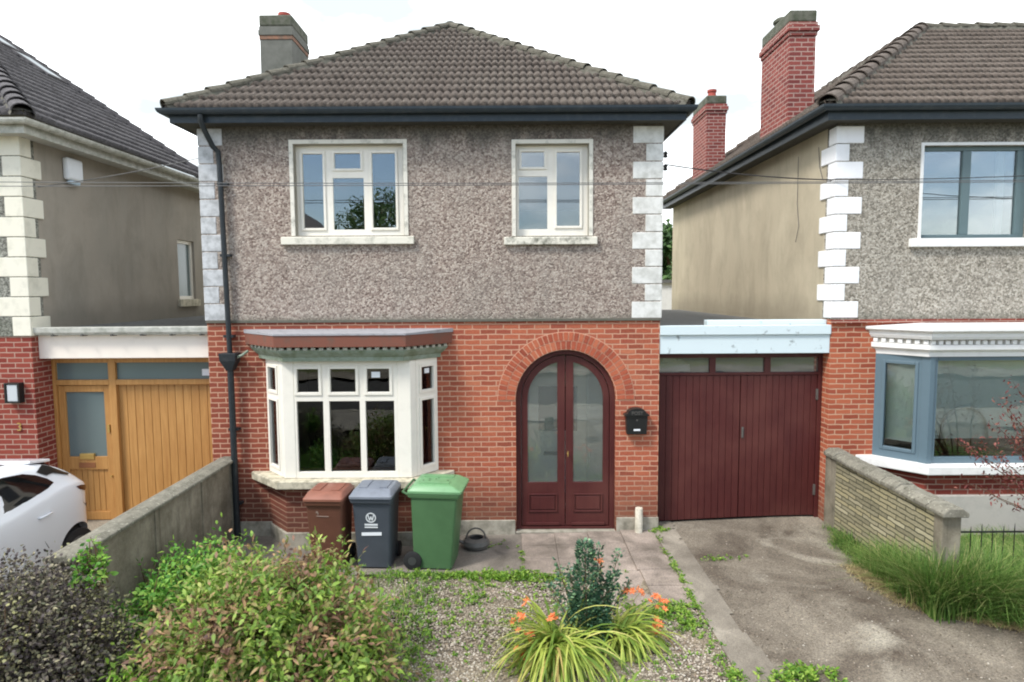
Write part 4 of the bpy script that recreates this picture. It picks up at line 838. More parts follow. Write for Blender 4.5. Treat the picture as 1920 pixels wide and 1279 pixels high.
# right garage link
RG = thing('garage', 'right side garage with maroon double doors under a pale blue-white fascia', 'garage', (3.4, .2, -.1))
ga, gb_ = X1 + .004, RX - .004
MB().box(ga, gb_, -.02, .1, 2.74, 2.875).build('upper_fascia', M['fascia_blue'], RG, bevel=.006)
MB().box(ga, gb_, .012, .1, 2.465, 2.738).build('lower_fascia', M['fascia_blue'], RG, bevel=.006)
MB().box(ga + .72, gb_, .12, .3, 2.84, 2.945).build('roof_upstand', M['fascia_blue'], RG, bevel=.01)
MB().box(ga, gb_, .3, 8.5, 2.80, 2.84).box(ga, gb_, .1, .118, 2.5, 2.84).build('flat_roof', M['felt'], RG)
f = MB(); f.box(ga, ga + .045, .2, .28, -.16, 2.46).box(gb_ - .06, gb_, .2, .28, -.07, 2.46).box(ga + .045, gb_ - .06, .2, .28, 2.385, 2.46).box(ga + .045, gb_ - .06, .2, .28, 2.125, 2.165)
for x in (2.975, 3.79): f.box(x - .045, x + .045, .2, .28, 2.165, 2.385)
f.build('frame', M['maroon'], RG, bevel=.005)
for a_, b_ in ((ga + .045, 2.93), (3.02, 3.745), (3.835, gb_ - .06)): MB().box(a_, b_, .235, .241, 2.165, 2.385).build('transom_pane', M['glass_porch'], RG)
MB().box(ga + .05, 2.75, .6, 1.2, 2.14, 2.25).box(2.4, 2.6, .9, 1.3, 2.25, 2.33).build('stored_boxes', M['grey_plaster'], RG)
zbl = lambda x: gz(x) + .035
for a_, b_ in ((ga + .05, 3.395), (3.405, gb_ - .065)):
    d = MB(); n = 12; w = (b_ - a_) / n
    for i in range(n):
        x = a_ + i * w; zl, zr = zbl(x), zbl(x + w); v = []
        for y in (.215, .24): v += [(x + .0025, y, zl), (x + w - .0025, y, zr), (x + w - .0025, y, 2.12), (x + .0025, y, 2.12)]
        d.add(v, [(0, 1, 2, 3), (7, 6, 5, 4), (0, 4, 5, 1), (1, 5, 6, 2), (2, 6, 7, 3), (3, 7, 4, 0)])
    d.box(a_, b_, .242, .26, .0, 2.11)
    d.build('door_leaf', M['maroon'], RG, bevel=.003)
MB().tube([(3.44, .2, 1.20), (3.44, .2, 1.32)], .01, 8).box(3.425, 3.455, .198, .214, 1.18, 1.34).build('door_handle', M['grey_iron'], RG)
for z in (.3, 1.75): MB().box(gb_ - .085, gb_ - .055, .195, .214, z, z + .16).build('hinge', M['grey_iron'], RG)
MB().box(ga, gb_, 8.4, 8.5, -.2, 2.79).build('rear_wall', M['render_grey'], RG)

# ================================================================== garden walls, railing
GW = thing('garden_wall', 'mossy grey concrete garden wall between the bins and the white car', 'wall', (-4.15, -1.8, -.2))
v = []; nseg = 40; mm = MB()
mm.box(-4.26, -4.10, -3.5, -.0, -.25, .93).build('wall', M['wall_conc'], GW, bevel=.01)
for y in (-.02, -.9, -2.0, -3.1): MB().box(-4.105, -4.085, y - .1, y, -.2, .92).build('pier', M['wall_conc'], GW, bevel=.006)
cp = MB(); cp.sweep([(-4.18, -3.55), (-4.18, -.0)], [(-.13, .93), (.13, .93), (.135, .97), (.05, 1.0), (-.05, 1.0), (-.135, .97)]); cp.build('coping', M['coping'], GW, bevel=.01)
GR = thing('garden_wall', 'thin coursed stone garden wall with rounded grey coping beside the tall grass', 'wall', (4.68, -1.3, -.05))
MB().box(4.60, 4.78, -2.42, -.0, -.2, .97).build('wall', M['stone_wall'], GR, bevel=.012)
MB().box(4.59, 4.80, -.3, .0 - .002, -.2, .972).build('rendered_end', M['wall_conc'], GR, bevel=.01)
MB().box(4.59, 4.80, -2.56, -2.42, -.2, .97).build('end_pier', M['wall_conc'], GR, bevel=.012)
rg = random.Random(4)
cpm = MB(); K = 9
for i in range(K):
    y0 = -2.64 + i * 2.64 / K; y1 = y0 + 2.64 / K - .012; dz = rg.uniform(-.008, .008); dx = rg.uniform(-.008, .008)
    cpm.sweep([(4.69 + dx, y0), (4.69 + dx, y1)], [(-.14, .97), (.14, .97), (.145, 1.02 + dz), (.07, 1.075 + dz), (-.07, 1.075 + dz), (-.145, 1.02 + dz)])
cpm.build('coping', M['coping'], GR, bevel=.012)
RL = thing('railing', 'low black iron railing standing in the tall grass beyond the stone wall end', 'railing', (5.8, -2.4, 0))
r_ = MB(); r_.box(4.84, 7.2, -2.41, -2.39, .72, .735).box(4.84, 7.2, -2.41, -2.39, .2, .22); r_.build('rail', M['black_metal'], RL)
b_ = MB()
for i in range(20): x = 4.9 + i * .12; b_.tube([(x, -2.4, -.1), (x, -2.4, .70 + .03 * ((i * 7) % 3)), (x, -2.4, .76 + .03 * ((i * 7) % 3))], [.005, .005, .002], 6)
b_.build('bars', M['black_metal'], RL)

# ================================================================== wheelie bins
def bin_(label, loc, rot, w, d, h, col, lidcol, lid_tilt=0., wheel_r=.1, dirt=.3):
    T = thing('wheelie_bin', label, 'bin', (0, 0, 0), 'wheelie bins in front of the bay window')
    pm = paint('bin_plastic', col, .5, dirt + .25, tuple(x * .7 for x in col[:3]) + (1,), 5, spec=.4, bump=.12, lo=.4, hi=.7); pl = paint('bin_lid_plastic', lidcol, .42, .45, tuple(x * .6 for x in lidcol[:3]) + (1,), 7, spec=.45, bump=.12, lo=.45, hi=.7)
    def ring(wx, d0, d1, z, r=.03):
        pts = []
        for cx_, cy_, a0 in ((wx / 2 - r, d0 + r, -90), (wx / 2 - r, d1 - r, 0), (-wx / 2 + r, d1 - r, 90), (-wx / 2 + r, d0 + r, 180)):
            for k in range(4): a_ = R(a0 + k * 30); pts.append((cx_ + r * math.cos(a_), cy_ + r * math.sin(a_), z))
        return pts
    def loft(rings):
        m = MB(); n = len(rings[0])
        for r in rings: m.v += r
        for i in range(len(rings) - 1):
            for k in range(n): m.f.append((i * n + k, i * n + (k + 1) % n, (i + 1) * n + (k + 1) % n, (i + 1) * n + k))
        m.f += [tuple(range(n))[::-1], tuple((len(rings) - 1) * n + k for k in range(n))]; return m
    hb = h - .12
    loft([ring(w * .80, -d * .34, d * .40, .02), ring(w * .81, -d * .35, d * .42, .1), ring(w * .93, -d * .47, d * .44, hb - .08), ring(w * .95, -d * .49, d * .45, hb - .075), ring(w * .96, -d * .495, d * .45, hb)]).build('body', pm, T, smooth='auto')
    loft([ring(w * 1.0, -d * .53, d * .49, hb - .055), ring(w * 1.02, -d * .54, d * .5, hb - .02), ring(w * 1.02, -d * .54, d * .5, hb)]).build('rim', pm, T, smooth='auto')
    lid = loft([ring(w * 1.03, -d * .57, d * .5, 0), ring(w * 1.03, -d * .57, d * .5, .028), ring(w * .98, -d * .53, d * .47, .045), ring(w * .9, -d * .40, d * .42, .085 + .0), ring(w * .82, -d * .34, d * .36, .098)])
    lb = MB(); lb.v = lid.v; lb.f = lid.f
    for s_ in (-1, 1): lb.box(s_ * w * .25 - .05, s_ * w * .25 + .05, -d * .3, d * .3, .09, .108)
    ca, sa = math.cos(lid_tilt), math.sin(lid_tilt); py = d * .5
    lb.v = [(x, py + (y - py) * ca - z * -sa * 1, hb + .003 + z * ca - (y - py) * sa) for x, y, z in lb.v]
    L_ = lb.build('lid', pl, T, smooth='auto')
    MB().tube([(-w * .45, d * .5, hb - .02), (-w * .45, d * .5 + .06, hb + .01), (w * .45, d * .5 + .06, hb + .01), (w * .45, d * .5, hb - .02)], .016, 10).build('handle', pm, T, smooth='auto')
    for s_ in (-1, 1):
        x = s_ * w * .42; m = MB(); y = d * .43; z = wheel_r
        m.tube([(x - .025, y, z), (x - .02, y, z), (x + .02, y, z), (x + .025, y, z)], [wheel_r - .012, wheel_r, wheel_r, wheel_r - .012], 24); wh = m.build('wheel', M['rubber'], T, smooth='auto')
        MB().tube([(x - .028, y, z), (x + .028, y, z)], wheel_r * .45, 16).build('hub', M['hub'], wh)
    MB().tube([(-w * .42, d * .43, wheel_r), (w * .42, d * .43, wheel_r)], .01, 8).build('axle', M['black_metal'], T)
    T['_w'] = w; T.location = loc; T.rotation_euler = (0, 0, rot); del T['_w']
    return T, hb
M['rubber'] = paint('black_rubber', lin(34, 34, 36), .8, .4, lin(70, 66, 60)); M['hub'] = paint('dark_grey_hub', lin(60, 62, 62), .6, .3)
M['logo'] = paint('white_print', lin(214, 218, 220), .5, .15)
M['logo_dim'] = paint('faded_print', lin(150, 130, 118), .6, .3)
TG = (0, 0, 0)
Tb, hb = bin_('brown wheelie bin, leftmost of the three, partly behind the bush', (-2.40, -1.02, -.195), R(-3), .50, .53, 1.06, lin(104, 68, 54), lin(140, 92, 76))
def on_bin(T, m, name, mat):    # geometry given in the bin's own frame
    o = m.build(name, mat, None, fixn=True); o.parent = T; return o
def front(w, d, h, x, z, t=.003):    # point on the sloping front of the body
    hb = h - .12; k = (z - .1) / (hb - .18); y = -(d * .35 + (d * .47 - d * .35) * k) - t; return (x, y, z)
def mark(m, pts, wd, w, d, h):
    for (xa, za), (xb, zb) in zip(pts[:-1], pts[1:]):
        p, q = Vector(front(w, d, h, xa, za)), Vector(front(w, d, h, xb, zb)); t = (q - p).normalized(); s_ = t.cross(Vector((0, -1, 0))).normalized() * wd / 2; n = Vector((0, -.004, 0))
        c = [p - s_, p + s_, q + s_, q - s_]; m.add([tuple(a_) for a_ in c] + [tuple(a_ + n) for a_ in c], [(0, 1, 2, 3), (7, 6, 5, 4), (0, 4, 5, 1), (1, 5, 6, 2), (2, 6, 7, 3), (3, 7, 4, 0)])
def logo(T, w, d, h, cx, cz, r, lines, mat, lw=.01):
    m = MB(); ringp = [(cx + r * math.cos(t), cz + r * math.sin(t)) for t in [2 * math.pi * i / 24 for i in range(25)]]; mark(m, ringp, lw, w, d, h)
    mark(m, [(cx - r * .62, cz + r * .6), (cx - r * .28, cz - r * .6), (cx, cz + r * .25), (cx + r * .28, cz - r * .6), (cx + r * .62, cz + r * .6)], lw, w, d, h)
    for (zz, l, t) in lines: mark(m, [(cx - l / 2, zz), (cx + l / 2, zz)], t, w, d, h)
    return on_bin(T, m, 'logo', mat)
m = MB(); mark(m, [(-.10, .775), (-.09, .80), (-.075, .775), (-.08, .755)], .012, .5, .53, 1.06); mark(m, [(-.1, .735), (.06, .73)], .01, .5, .53, 1.06); on_bin(Tb, m, 'logo', M['logo_dim'])
Tg, hb = bin_('dark grey wheelie bin with round white emblem and blank white strip', (-1.80, -.98, -.195), R(-3), .535, .56, 1.08, lin(72, 78, 86), lin(122, 128, 138), dirt=.15)
logo(Tg, .535, .56, 1.08, -.01, .70, .06, [(.605, .17, .022), (.57, .17, .016)], M['logo'], .014)
m = MB(); mark(m, [(-.14, .475), (.12, .482)], .042, .535, .56, 1.08); on_bin(Tg, m, 'label_strip', M['white_plastic'])
Tn, hb = bin_('large green wheelie bin turned sideways, rightmost of the three', (-.995, -.98, -.195), R(84), .60, .66, 1.14, lin(76, 110, 74), lin(108, 152, 108), wheel_r=.12, dirt=.2)
rg = random.Random(8); m = MB()
for i in range(16):
    x, y = rg.uniform(-.2, .2), rg.uniform(-.2, .22); a_ = rg.uniform(0, 3.1); l = rg.uniform(.01, .025)
    z = 1.14 - .12 + .103; m.add([(x - l * math.cos(a_), y - l * math.sin(a_), z), (x + .008, y - .006, z + .004), (x + l * math.cos(a_), y + l * math.sin(a_), z), (x - .008, y + .008, z + .003)], [(0, 1, 2, 3)])
on_bin(Tn, m, 'fallen_leaves', paint('dead_leaf', lin(46, 60, 36), .8, .3))

# ================================================================== small things on and by the wall
MBX = thing('mailbox', 'black mailbox with curved top mounted right of the arched door', 'mailbox', (1.795, 0, 1.3))
bx_ = MB(); o = [(1.655, 1.31), (1.94, 1.31), (1.955, 1.60), (1.64, 1.60)]; bx_.plate(o, [], -.115, -.002); bx_.build('box', M['black_metal'], MBX, bevel=.01)
lidp = [(1.615, 1.585)] + [(1.615, 1.60), (1.66, 1.62)] + [(1.795 - .135 * math.cos(math.pi * i / 12), 1.62 + .075 * math.sin(math.pi * i / 12)) for i in range(1, 12)] + [(1.93, 1.62), (1.975, 1.60), (1.975, 1.585)]
MB().plate(lidp, [], -.14, -.002).build('lid', M['black_metal'], MBX, bevel=.006)
text_mesh('lettering', 'POST', .07, (1.797, -.1405, 1.625), M['grey_iron'], MBX, .002)
MB().box(1.75, 1.845, -.119, -.1152, 1.365, 1.39).build('name_plate', M['white_plastic'], MBX)
MB().tube([(1.797, -.122, 1.52), (1.797, -.115, 1.52)], .011, 12).build('keyhole', M['grey_iron'], MBX)
pp = MB().tube([(1.838, -.115, -.22), (1.838, -.115, .215), (1.838, -.115, .225)], [.058, .055, .05], 18).build('pipe_stub', paint('cream_painted_pipe', lin(214, 208, 192), .6, .7, lin(140, 136, 118), 12, lo=.4, hi=.7), None, smooth='auto')
tag(pp, 'short cream upright pipe stub against the plinth below the mailbox', 'pipe')
PT = thing('kettle', 'old round dark grey metal pot with hooped handle on the path by the door', 'pot', (-.52, -.5, -.195))
MB().lathe((-.52, -.5, -.195), [(.12, 0), (.17, .02), (.19, .07), (.17, .12), (.12, .145), (.1, .15), (.1, .13), (.13, .1), (.14, .05), (.05, .04)], 28).build('bowl', M['grey_iron'], PT, smooth='auto')
MB().tube([(-.52 + .135 * math.cos(t), -.5 - .02, -.06 + .15 * math.sin(t)) for t in [math.pi * i / 14 for i in range(15)]], .012, 8).build('handle', M['grey_iron'], PT, smooth=True)
MB().tube([(-.66, -.52, -.13), (-.74, -.54, -.09), (-.77, -.55, -.06)], [.035, .022, .016], 10).build('spout', M['grey_iron'], PT, smooth=True)

# ================================================================== overhead cables
def cable(name, pts, r, mat, label):
    o = MB(); P = []
    for a_, b_, sag in pts:
        a_, b_ = Vector(a_), Vector(b_)
        for i in range(25): t = i / 24; q = a_.lerp(b_, t); q.z -= sag * 4 * t * (1 - t); P.append(q)
    ob = o.tube(P, r, 6).build(name, mat, None); tag(ob, label, 'cable', None); return ob
cable('overhead_cable', [((-14, -.7, 4.98), (14, -.7, 4.86), .12)], .0055, M['cable'], 'upper of the two long thin cables strung across all three houses')
cable('overhead_cable', [((-14, -.72, 4.85), (14, -.72, 4.80), .05)], .0055, M['cable'], 'lower of the two long thin cables strung across all three houses')
cable('service_cable', [((X1 + .09, .1, 5.18), (RX - .04, -.02, 4.93), .04)], .009, M['cable_dark'], 'short dark cable hung between the central house corner and the right house')
cable('service_cable', [((RX - .04, -.03, 4.93), (12, -2.5, 5.1), .16)], .006, M['cable_dark'], 'dark cable rising to the right across the right house window')
cable('service_cable', [((X0 - .02, .1, 5.32), (LX + .02, .3, 4.95), .03)], .006, M['cable'], 'grey cable from the central house left corner to the left house')

# ================================================================== the white car
def car():
    C = thing('parked_car', 'white compact car parked behind the garden wall, tail towards the oak garage front', 'car', (-6.17, -3.4, -.1))
    wp = NT('white_car_paint'); wp.b.inputs['Coat Weight'].default_value = .8; wp.b.inputs['Coat Roughness'].default_value = .05; wp = wp.fin(lin(226, 228, 232), .35, 0, .5)
    blk = paint('black_car_trim', lin(20, 22, 24), .3, .1); gl = NT('dark_car_glass').fin((.006, .006, .006, 1), .05, 0, .6)
    cx, zg = -6.17, -.1
    # stations: y, half width at sill, belt half width, belt z, roof half width, roof z, sill z, bottom bulge z
    St = [(-1.36, .60, .62, 1.00, .50, 1.06, .40), (-1.40, .74, .74, 1.04, .56, 1.13, .33), (-1.52, .845, .82, 1.10, .60, 1.235, .26), (-1.72, .885, .855, 1.145, .62, 1.36, .24), (-1.95, .895, .862, 1.165, .63, 1.455, .22),
          (-2.25, .895, .865, 1.13, .645, 1.50, .2), (-2.7, .895, .87, 1.08, .655, 1.535, .2), (-3.2, .895, .87, 1.045, .66, 1.545, .2), (-3.8, .895, .865, 1.01, .655, 1.51, .2), (-4.25, .89, .855, .985, .63, 1.40, .2),
          (-4.75, .885, .845, .965, .70, 1.12, .2), (-4.95, .885, .84, .955, .74, .99, .2), (-5.35, .865, .81, .90, .70, .925, .22), (-5.6, .80, .74, .82, .62, .85, .26), (-5.72, .68, .62, .70, .5, .74, .3)]
    m = MB(); NP = None
    for (y, ws, wb, zb, wr, zr, z0) in St:
        half = [(ws * .90, z0 - .08), (ws * .985, z0 + .03), (ws, z0 + .22), (ws * 1.0, .52), (ws * .985, .66), (ws * .99, zb - .16), (wb + .01, zb - .05), (wb, zb), (wb - .025, zb + .012),
                (wb * .55 + wr * .45, zb + (zr - zb) * .5), (wr + .03, zb + (zr - zb) * .88), (wr - .03, zr - .01), (wr * .6, zr + .015), (0, zr + .022)]
        prof = [(cx + q, y, z + zg * 0 + 0) for q, z in half] + [(cx - q, y, z) for q, z in half[-2::-1]]
        NP = len(prof); m.v += prof
    for i in range(len(St) - 1):
        for k in range(NP - 1): m.f.append((i * NP + k, (i + 1) * NP + k, (i + 1) * NP + k + 1, i * NP + k + 1))
        m.f.append((i * NP + NP - 1, (i + 1) * NP + NP - 1, (i + 1) * NP, i * NP))
    m.f += [tuple(range(NP)), tuple((len(St) - 1) * NP + k for k in range(NP))[::-1]]
    m.v = [(x, y, z - .04) for x, y, z in m.v]
    body = m.build('body', wp, C, smooth=True)
    sub = body.modifiers.new('subsurf', 'SUBSURF'); sub.levels = 1; sub.render_levels = 1
    wy = (-1.78, -4.75)
    cut = []
    for y in wy:
        for s_ in (-1, 1):
            c = MB().tube([(cx + s_ * .70, y, .24), (cx + s_ * 1.1, y, .24)], .375, 40).build('cutter', blk, None); cut.append(c)
            bo = body.modifiers.new('arch', 'BOOLEAN'); bo.object = c; bo.operation = 'DIFFERENCE'; bo.solver = 'EXACT'
    bpy.context.view_layer.update()
    me = bpy.data.meshes.new_from_object(body.evaluated_get(bpy.context.evaluated_depsgraph_get())); body.modifiers.clear(); body.data = me
    for c in cut: bpy.data.objects.remove(c)
    es = body.modifiers.new('split', 'EDGE_SPLIT'); es.split_angle = R(42)
    for y in wy:
        for s_ in (-1, 1):
            x = cx + s_ * .78; w = MB().tube([(x - .1, y, .22), (x - .09, y, .22), (x + .09, y, .22), (x + .1, y, .22)], [.30, .325, .325, .30], 36).build('wheel', M['rubber'], C, smooth='auto')
            rim = MB().tube([(x + s_ * .06, y, .22), (x + s_ * .101, y, .22)], .23, 28)
            for k in range(5):
                a_ = 2 * math.pi * k / 5; rim.tube([(x + s_ * .104, y, .22), (x + s_ * .104, y + .21 * math.cos(a_), .22 + .21 * math.sin(a_))], [.05, .03], 6)
            rim.build('rim', paint('alloy_grey', lin(110, 112, 116), .35, .2, metal=.7), w)
            MB().tube([(cx + s_ * .70, y, .24), (cx + s_ * .72, y, .24)], .37, 30).build('arch_liner', blk, C)
    def skin(pts, th=.008):      # patch on the left side: (y, z, x-half-width)
        m = MB(); n = len(pts); out = []
        for s_ in (1,): m.v = [(cx + q, y, z - .04) for y, z, q in pts] + [(cx + q - th * 3, y, z - .04) for y, z, q in pts]
        m.f = [tuple(range(n)), tuple(range(n, 2 * n))[::-1]] + [(i, (i + 1) % n, n + (i + 1) % n, n + i) for i in range(n)]; return m
    def sidex(y, z):             # half width of the body side at (y, z)
        ys = [s[0] for s in St]; i = max(j for j in range(len(St)) if St[j][0] >= y) if y <= St[0][0] else 0; i = min(i, len(St) - 2)
        t = (St[i][0] - y) / (St[i][0] - St[i + 1][0]); q = [St[i][j] + (St[i + 1][j] - St[i][j]) * t for j in range(7)]
        zb, wb, wr, zr = q[3], q[2], q[4], q[5]
        if z >= zb:
            k = (z - zb) / max(zr - zb, .01)
            return (wb - .025) + (wb * .55 + wr * .45 - wb + .025) * k / .5 if k < .5 else (wb * .55 + wr * .45) + (wr + .03 - wb * .55 - wr * .45) * (k - .5) / .38
        return wb + .01
    def patch(name, poly, mat, off=.006):
        cen = [sum(p[0] for p in poly) / len(poly), sum(p[1] for p in poly) / len(poly)]; V = [(cx + sidex(*cen) + off + .006, cen[0], cen[1] - .04)] + [(cx + sidex(y, z) + off, y, z - .04) for y, z in poly]
        n = len(poly); m = MB(); m.v = V; m.f = [(0, 1 + i, 1 + (i + 1) % n) for i in range(n)]; m.build(name, mat, C, smooth=True)
        m2 = MB(); m2.v = [(2 * cx - x, y, z) for x, y, z in V]; m2.f = [f_[::-1] for f_ in m.f]; m2.build(name, mat, C, smooth=True)
    patch('rear_side_window', [(-2.02, 1.235), (-2.08, 1.30), (-2.2, 1.375), (-2.35, 1.43), (-2.6, 1.465), (-2.85, 1.48), (-2.85, 1.12), (-2.6, 1.135), (-2.35, 1.165), (-2.15, 1.195)], gl)
    patch('door_window', [(-2.9, 1.12), (-2.9, 1.48), (-3.3, 1.49), (-3.75, 1.46), (-3.75, 1.08), (-3.3, 1.09)], gl)
    patch('front_door_window', [(-3.8, 1.075), (-3.8, 1.455), (-4.1, 1.40), (-4.5, 1.14), (-4.5, 1.04)], gl)
    patch('tail_lamp', [(-1.43, .985), (-1.45, 1.03), (-1.62, 1.085), (-1.74, 1.10), (-1.66, 1.04), (-1.55, .99)], paint('dark_red_lens', lin(60, 14, 16), .2, .1), .006)
    patch('pillar_trim', [(-1.80, 1.33), (-1.9, 1.40), (-2.0, 1.44), (-2.16, 1.395), (-2.06, 1.33), (-1.95, 1.33), (-1.72, 1.24), (-1.66, 1.24)], blk, .008)
    # rear window, spoiler, lights
    MB().add([(cx - .52, -1.50, 1.13), (cx + .52, -1.50, 1.13), (cx + .50, -1.86, 1.40), (cx - .50, -1.86, 1.40), (cx - .52, -1.46, 1.14), (cx + .52, -1.46, 1.14), (cx + .50, -1.83, 1.42), (cx - .50, -1.83, 1.42)], [(0, 1, 2, 3), (7, 6, 5, 4), (0, 4, 5, 1), (1, 5, 6, 2), (2, 6, 7, 3), (3, 7, 4, 0)]).build('rear_window', gl, C)
    sp = MB(); v = []
    for y, z, w in ((-2.1, 1.47, .60), (-1.72, 1.40, .56)): v += [(cx - w, y, z), (cx + w, y, z), (cx + w, y, z - .035), (cx - w, y, z - .035)]
    sp.add(v, [(0, 1, 5, 4), (3, 7, 6, 2), (0, 4, 7, 3), (1, 2, 6, 5), (4, 5, 6, 7), (3, 2, 1, 0)]).build('spoiler', wp, C, bevel=.012)
    for s_ in (-1, 1):
        MB().box(min(cx + s_ * .44, cx + s_ * .79), max(cx + s_ * .44, cx + s_ * .79), -1.62, -1.475, .985, 1.045).build('tail_light', paint('dark_red_lens', lin(70, 12, 14), .2, .1), C, bevel=.02)
        MB().box(min(cx + s_ * .52, cx + s_ * .74), max(cx + s_ * .52, cx + s_ * .74), -1.47, -1.38, .70, .75).build('reflector', paint('dark_reflector', lin(60, 20, 20), .3, .1), C, bevel=.01)
        MB().tube([(cx + s_ * .885, -2.20, .90), (cx + s_ * .91, -2.22, .905), (cx + s_ * .91, -2.38, .90), (cx + s_ * .885, -2.40, .895)], .013, 8).build('door_handle', wp, C, smooth=True)
        MB().box(min(cx + s_ * .885, cx + s_ * .90), max(cx + s_ * .885, cx + s_ * .90), -4.4, -2.15, .12, .24).build('sill_trim', blk, C, bevel=.01)
    for pts in ([(-2.93, 1.11), (-2.93, .7), (-2.9, .3)], [(-2.1, 1.18), (-2.3, .95), (-2.36, .72), (-2.28, .55)], [(-3.8, 1.06), (-3.82, .7), (-3.8, .3)], [(-1.62, 1.0), (-1.6, .86), (-1.5, .78)]):
        for s_ in (-1, 1): MB().tube([(cx + s_ * (sidex(y, z) - .001 if z > .6 else .893), y, z - .04) for y, z in pts], .004, 6).build('panel_seam', blk, C)
    MB().box(cx - .42, cx + .42, -2.35, -3.4 if False else -2.25, 1.46, 1.47).build('roof_panel', blk, C)
    MB().box(cx - .26, cx + .26, -1.385, -1.36, .62, .73).build('number_plate', M['white_plastic'], C, bevel=.004)
    MB().box(cx - .70, cx + .70, -1.42, -1.345, .16, .34).build('lower_bumper', blk, C, bevel=.02)
    return C
CAR = car(); CAR.location.y += .12

# ================================================================== foliage
def leafmesh(name, P, D, N, Ln, Wd, mat, parent=None, droop=.15, fold=.12):
    P, D, N = (np.asarray(q, float) for q in (P, D, N)); n = len(P); Ln = np.asarray(Ln).reshape(-1, 1); Wd = np.asarray(Wd).reshape(-1, 1)
    D = D / np.linalg.norm(D, axis=1, keepdims=True); S_ = np.cross(D, N); S_ /= np.linalg.norm(S_, axis=1, keepdims=True) + 1e-9; N = np.cross(S_, D)
    dn = np.array([0, 0, -1.]); V = np.empty((n, 6, 3))
    V[:, 0] = P; q = P + D * Ln * .35 + dn * droop * Ln * .12
    V[:, 1] = q - S_ * Wd * .5 + N * Wd * fold; V[:, 2] = q + S_ * Wd * .5 + N * Wd * fold
    q = P + D * Ln * .7 + dn * droop * Ln * .5
    V[:, 3] = q - S_ * Wd * .38 + N * Wd * fold; V[:, 4] = q + S_ * Wd * .38 + N * Wd * fold
    V[:, 5] = P + D * Ln + dn * droop * Ln
    F = []; b = np.arange(n)[:, None] * 6
    quads = np.concatenate([b + np.array([[0, 2, 4, 3]]) * 1, b + np.array([[0, 3, 1, 0]])], 0)
    T3 = np.concatenate([b + np.array([t]) for t in ([0, 2, 1], [1, 2, 4], [1, 4, 3], [3, 4, 5])], 0)
    return np_mesh(name, V.reshape(-1, 3), T3, mat, parent)
def unit(v): return v / (np.linalg.norm(v, axis=-1, keepdims=True) + 1e-9)
def bush(label, cat, name, c, rad, nstem, per, ll, lw, mat, smat, seed, base=.25, start=.45, spread=.05, droop=.25, up=.35, clip=None, jitter=.12, zmin=-.1, group=None, shells=(.75, 1.08), skew=None):
    rg = np.random.default_rng(seed); T = thing(name, label, cat, (c[0], c[1], c[2]), group)
    th = rg.uniform(0, 2 * np.pi, nstem); ph = np.arccos(rg.uniform(-.05, 1, nstem)); k = rg.uniform(*shells, nstem)
    lump = 1 + jitter * np.sin(th * 3 + seed) * np.sin(ph * 4 + seed) + rg.normal(0, jitter * .5, nstem)
    tip = np.stack([np.sin(ph) * np.cos(th) * rad[0], np.sin(ph) * np.sin(th) * rad[1], np.cos(ph) * rad[2]], 1) * (k * lump)[:, None]
    if skew: tip[:, 2] += skew * tip[:, 0]
    bs = np.stack([rg.normal(0, rad[0] * base, nstem), rg.normal(0, rad[1] * base, nstem), np.zeros(nstem)], 1)
    mid = (bs + tip) / 2 + np.stack([np.zeros(nstem), np.zeros(nstem), rg.uniform(.05, .3, nstem) * rad[2]], 1)
    def bez(t): return bs * (1 - t) ** 2 + 2 * mid * t * (1 - t) + tip * t ** 2
    P = []; D = []
    for j in range(per):
        t = start + (1 - start) * (j + rg.uniform(0, 1, nstem)[:, None]) / per; t = np.clip(t, 0, 1)
        p = bez(t); tg = unit(bez(np.minimum(t + .02, 1.02)) - bez(t - .02)); rnd = unit(rg.normal(0, 1, (nstem, 3)))
        d = unit(tg * .55 + rnd * .9 + np.array([0, 0, up])); P.append(p + rnd * spread * .6); D.append(d)
    P = np.concatenate(P); D = np.concatenate(D); keep = P[:, 2] > .02
    if clip: keep &= clip(P + np.array(c))
    P, D = P[keep], D[keep]; n = len(P); N = unit(np.array([0, 0, 1.]) + rg.normal(0, .45, (n, 3)) + unit(P) * .5)
    leafmesh('leaves', P + np.array(c), D, N, rg.uniform(ll[0], ll[1], n), rg.uniform(lw[0], lw[1], n), mat, T, droop)
    sm_ = MB()
    for i in range(0, nstem, max(1, nstem // 110)):
        sm_.tube([tuple(np.array(c) + q[i]) for q in (bez(np.zeros((nstem, 1))), bez(np.full((nstem, 1), .5)), bez(np.full((nstem, 1), .95)))], [.008, .006, .003], 5, caps=False)
    sm_.build('stems', smat, T, fixn=False)
    return T
bark = paint('brown_stem', lin(104, 82, 62), .9, .4)
drystem = paint('straw_stem', lin(150, 128, 96), .9, .3)
G1 = [(0, lin(92, 124, 52)), (.35, lin(122, 154, 62)), (.65, lin(154, 178, 80)), (.85, lin(104, 138, 74)), (1, lin(188, 194, 108))]
B1 = [(0, lin(82, 60, 58)), (.3, lin(120, 90, 78)), (.5, lin(150, 128, 88)), (.72, lin(134, 100, 86)), (.9, lin(184, 150, 110)), (1, lin(128, 146, 84))]
m_b1 = leaf_mat('green_and_bronze_leaf', G1, B1, 2.6, lo=.50, hi=.57)
b1 = bush('large loose bush of bright green and bronze leaves in the foreground left of centre', 'bush', 'leafy_bush', (-2.2, -3.7, -.2), (1.3, 1.05, 1.36), 2400, 21, (.04, .11), (.016, .04), m_b1, drystem, 3, base=.32, start=.35, jitter=.1, shells=(.5, 1.03))
D1 = [(0, lin(60, 52, 54)), (.4, lin(82, 74, 72)), (.6, lin(92, 96, 72)), (.7, lin(112, 102, 92)), (.9, lin(144, 138, 112)), (1, lin(172, 164, 136))]
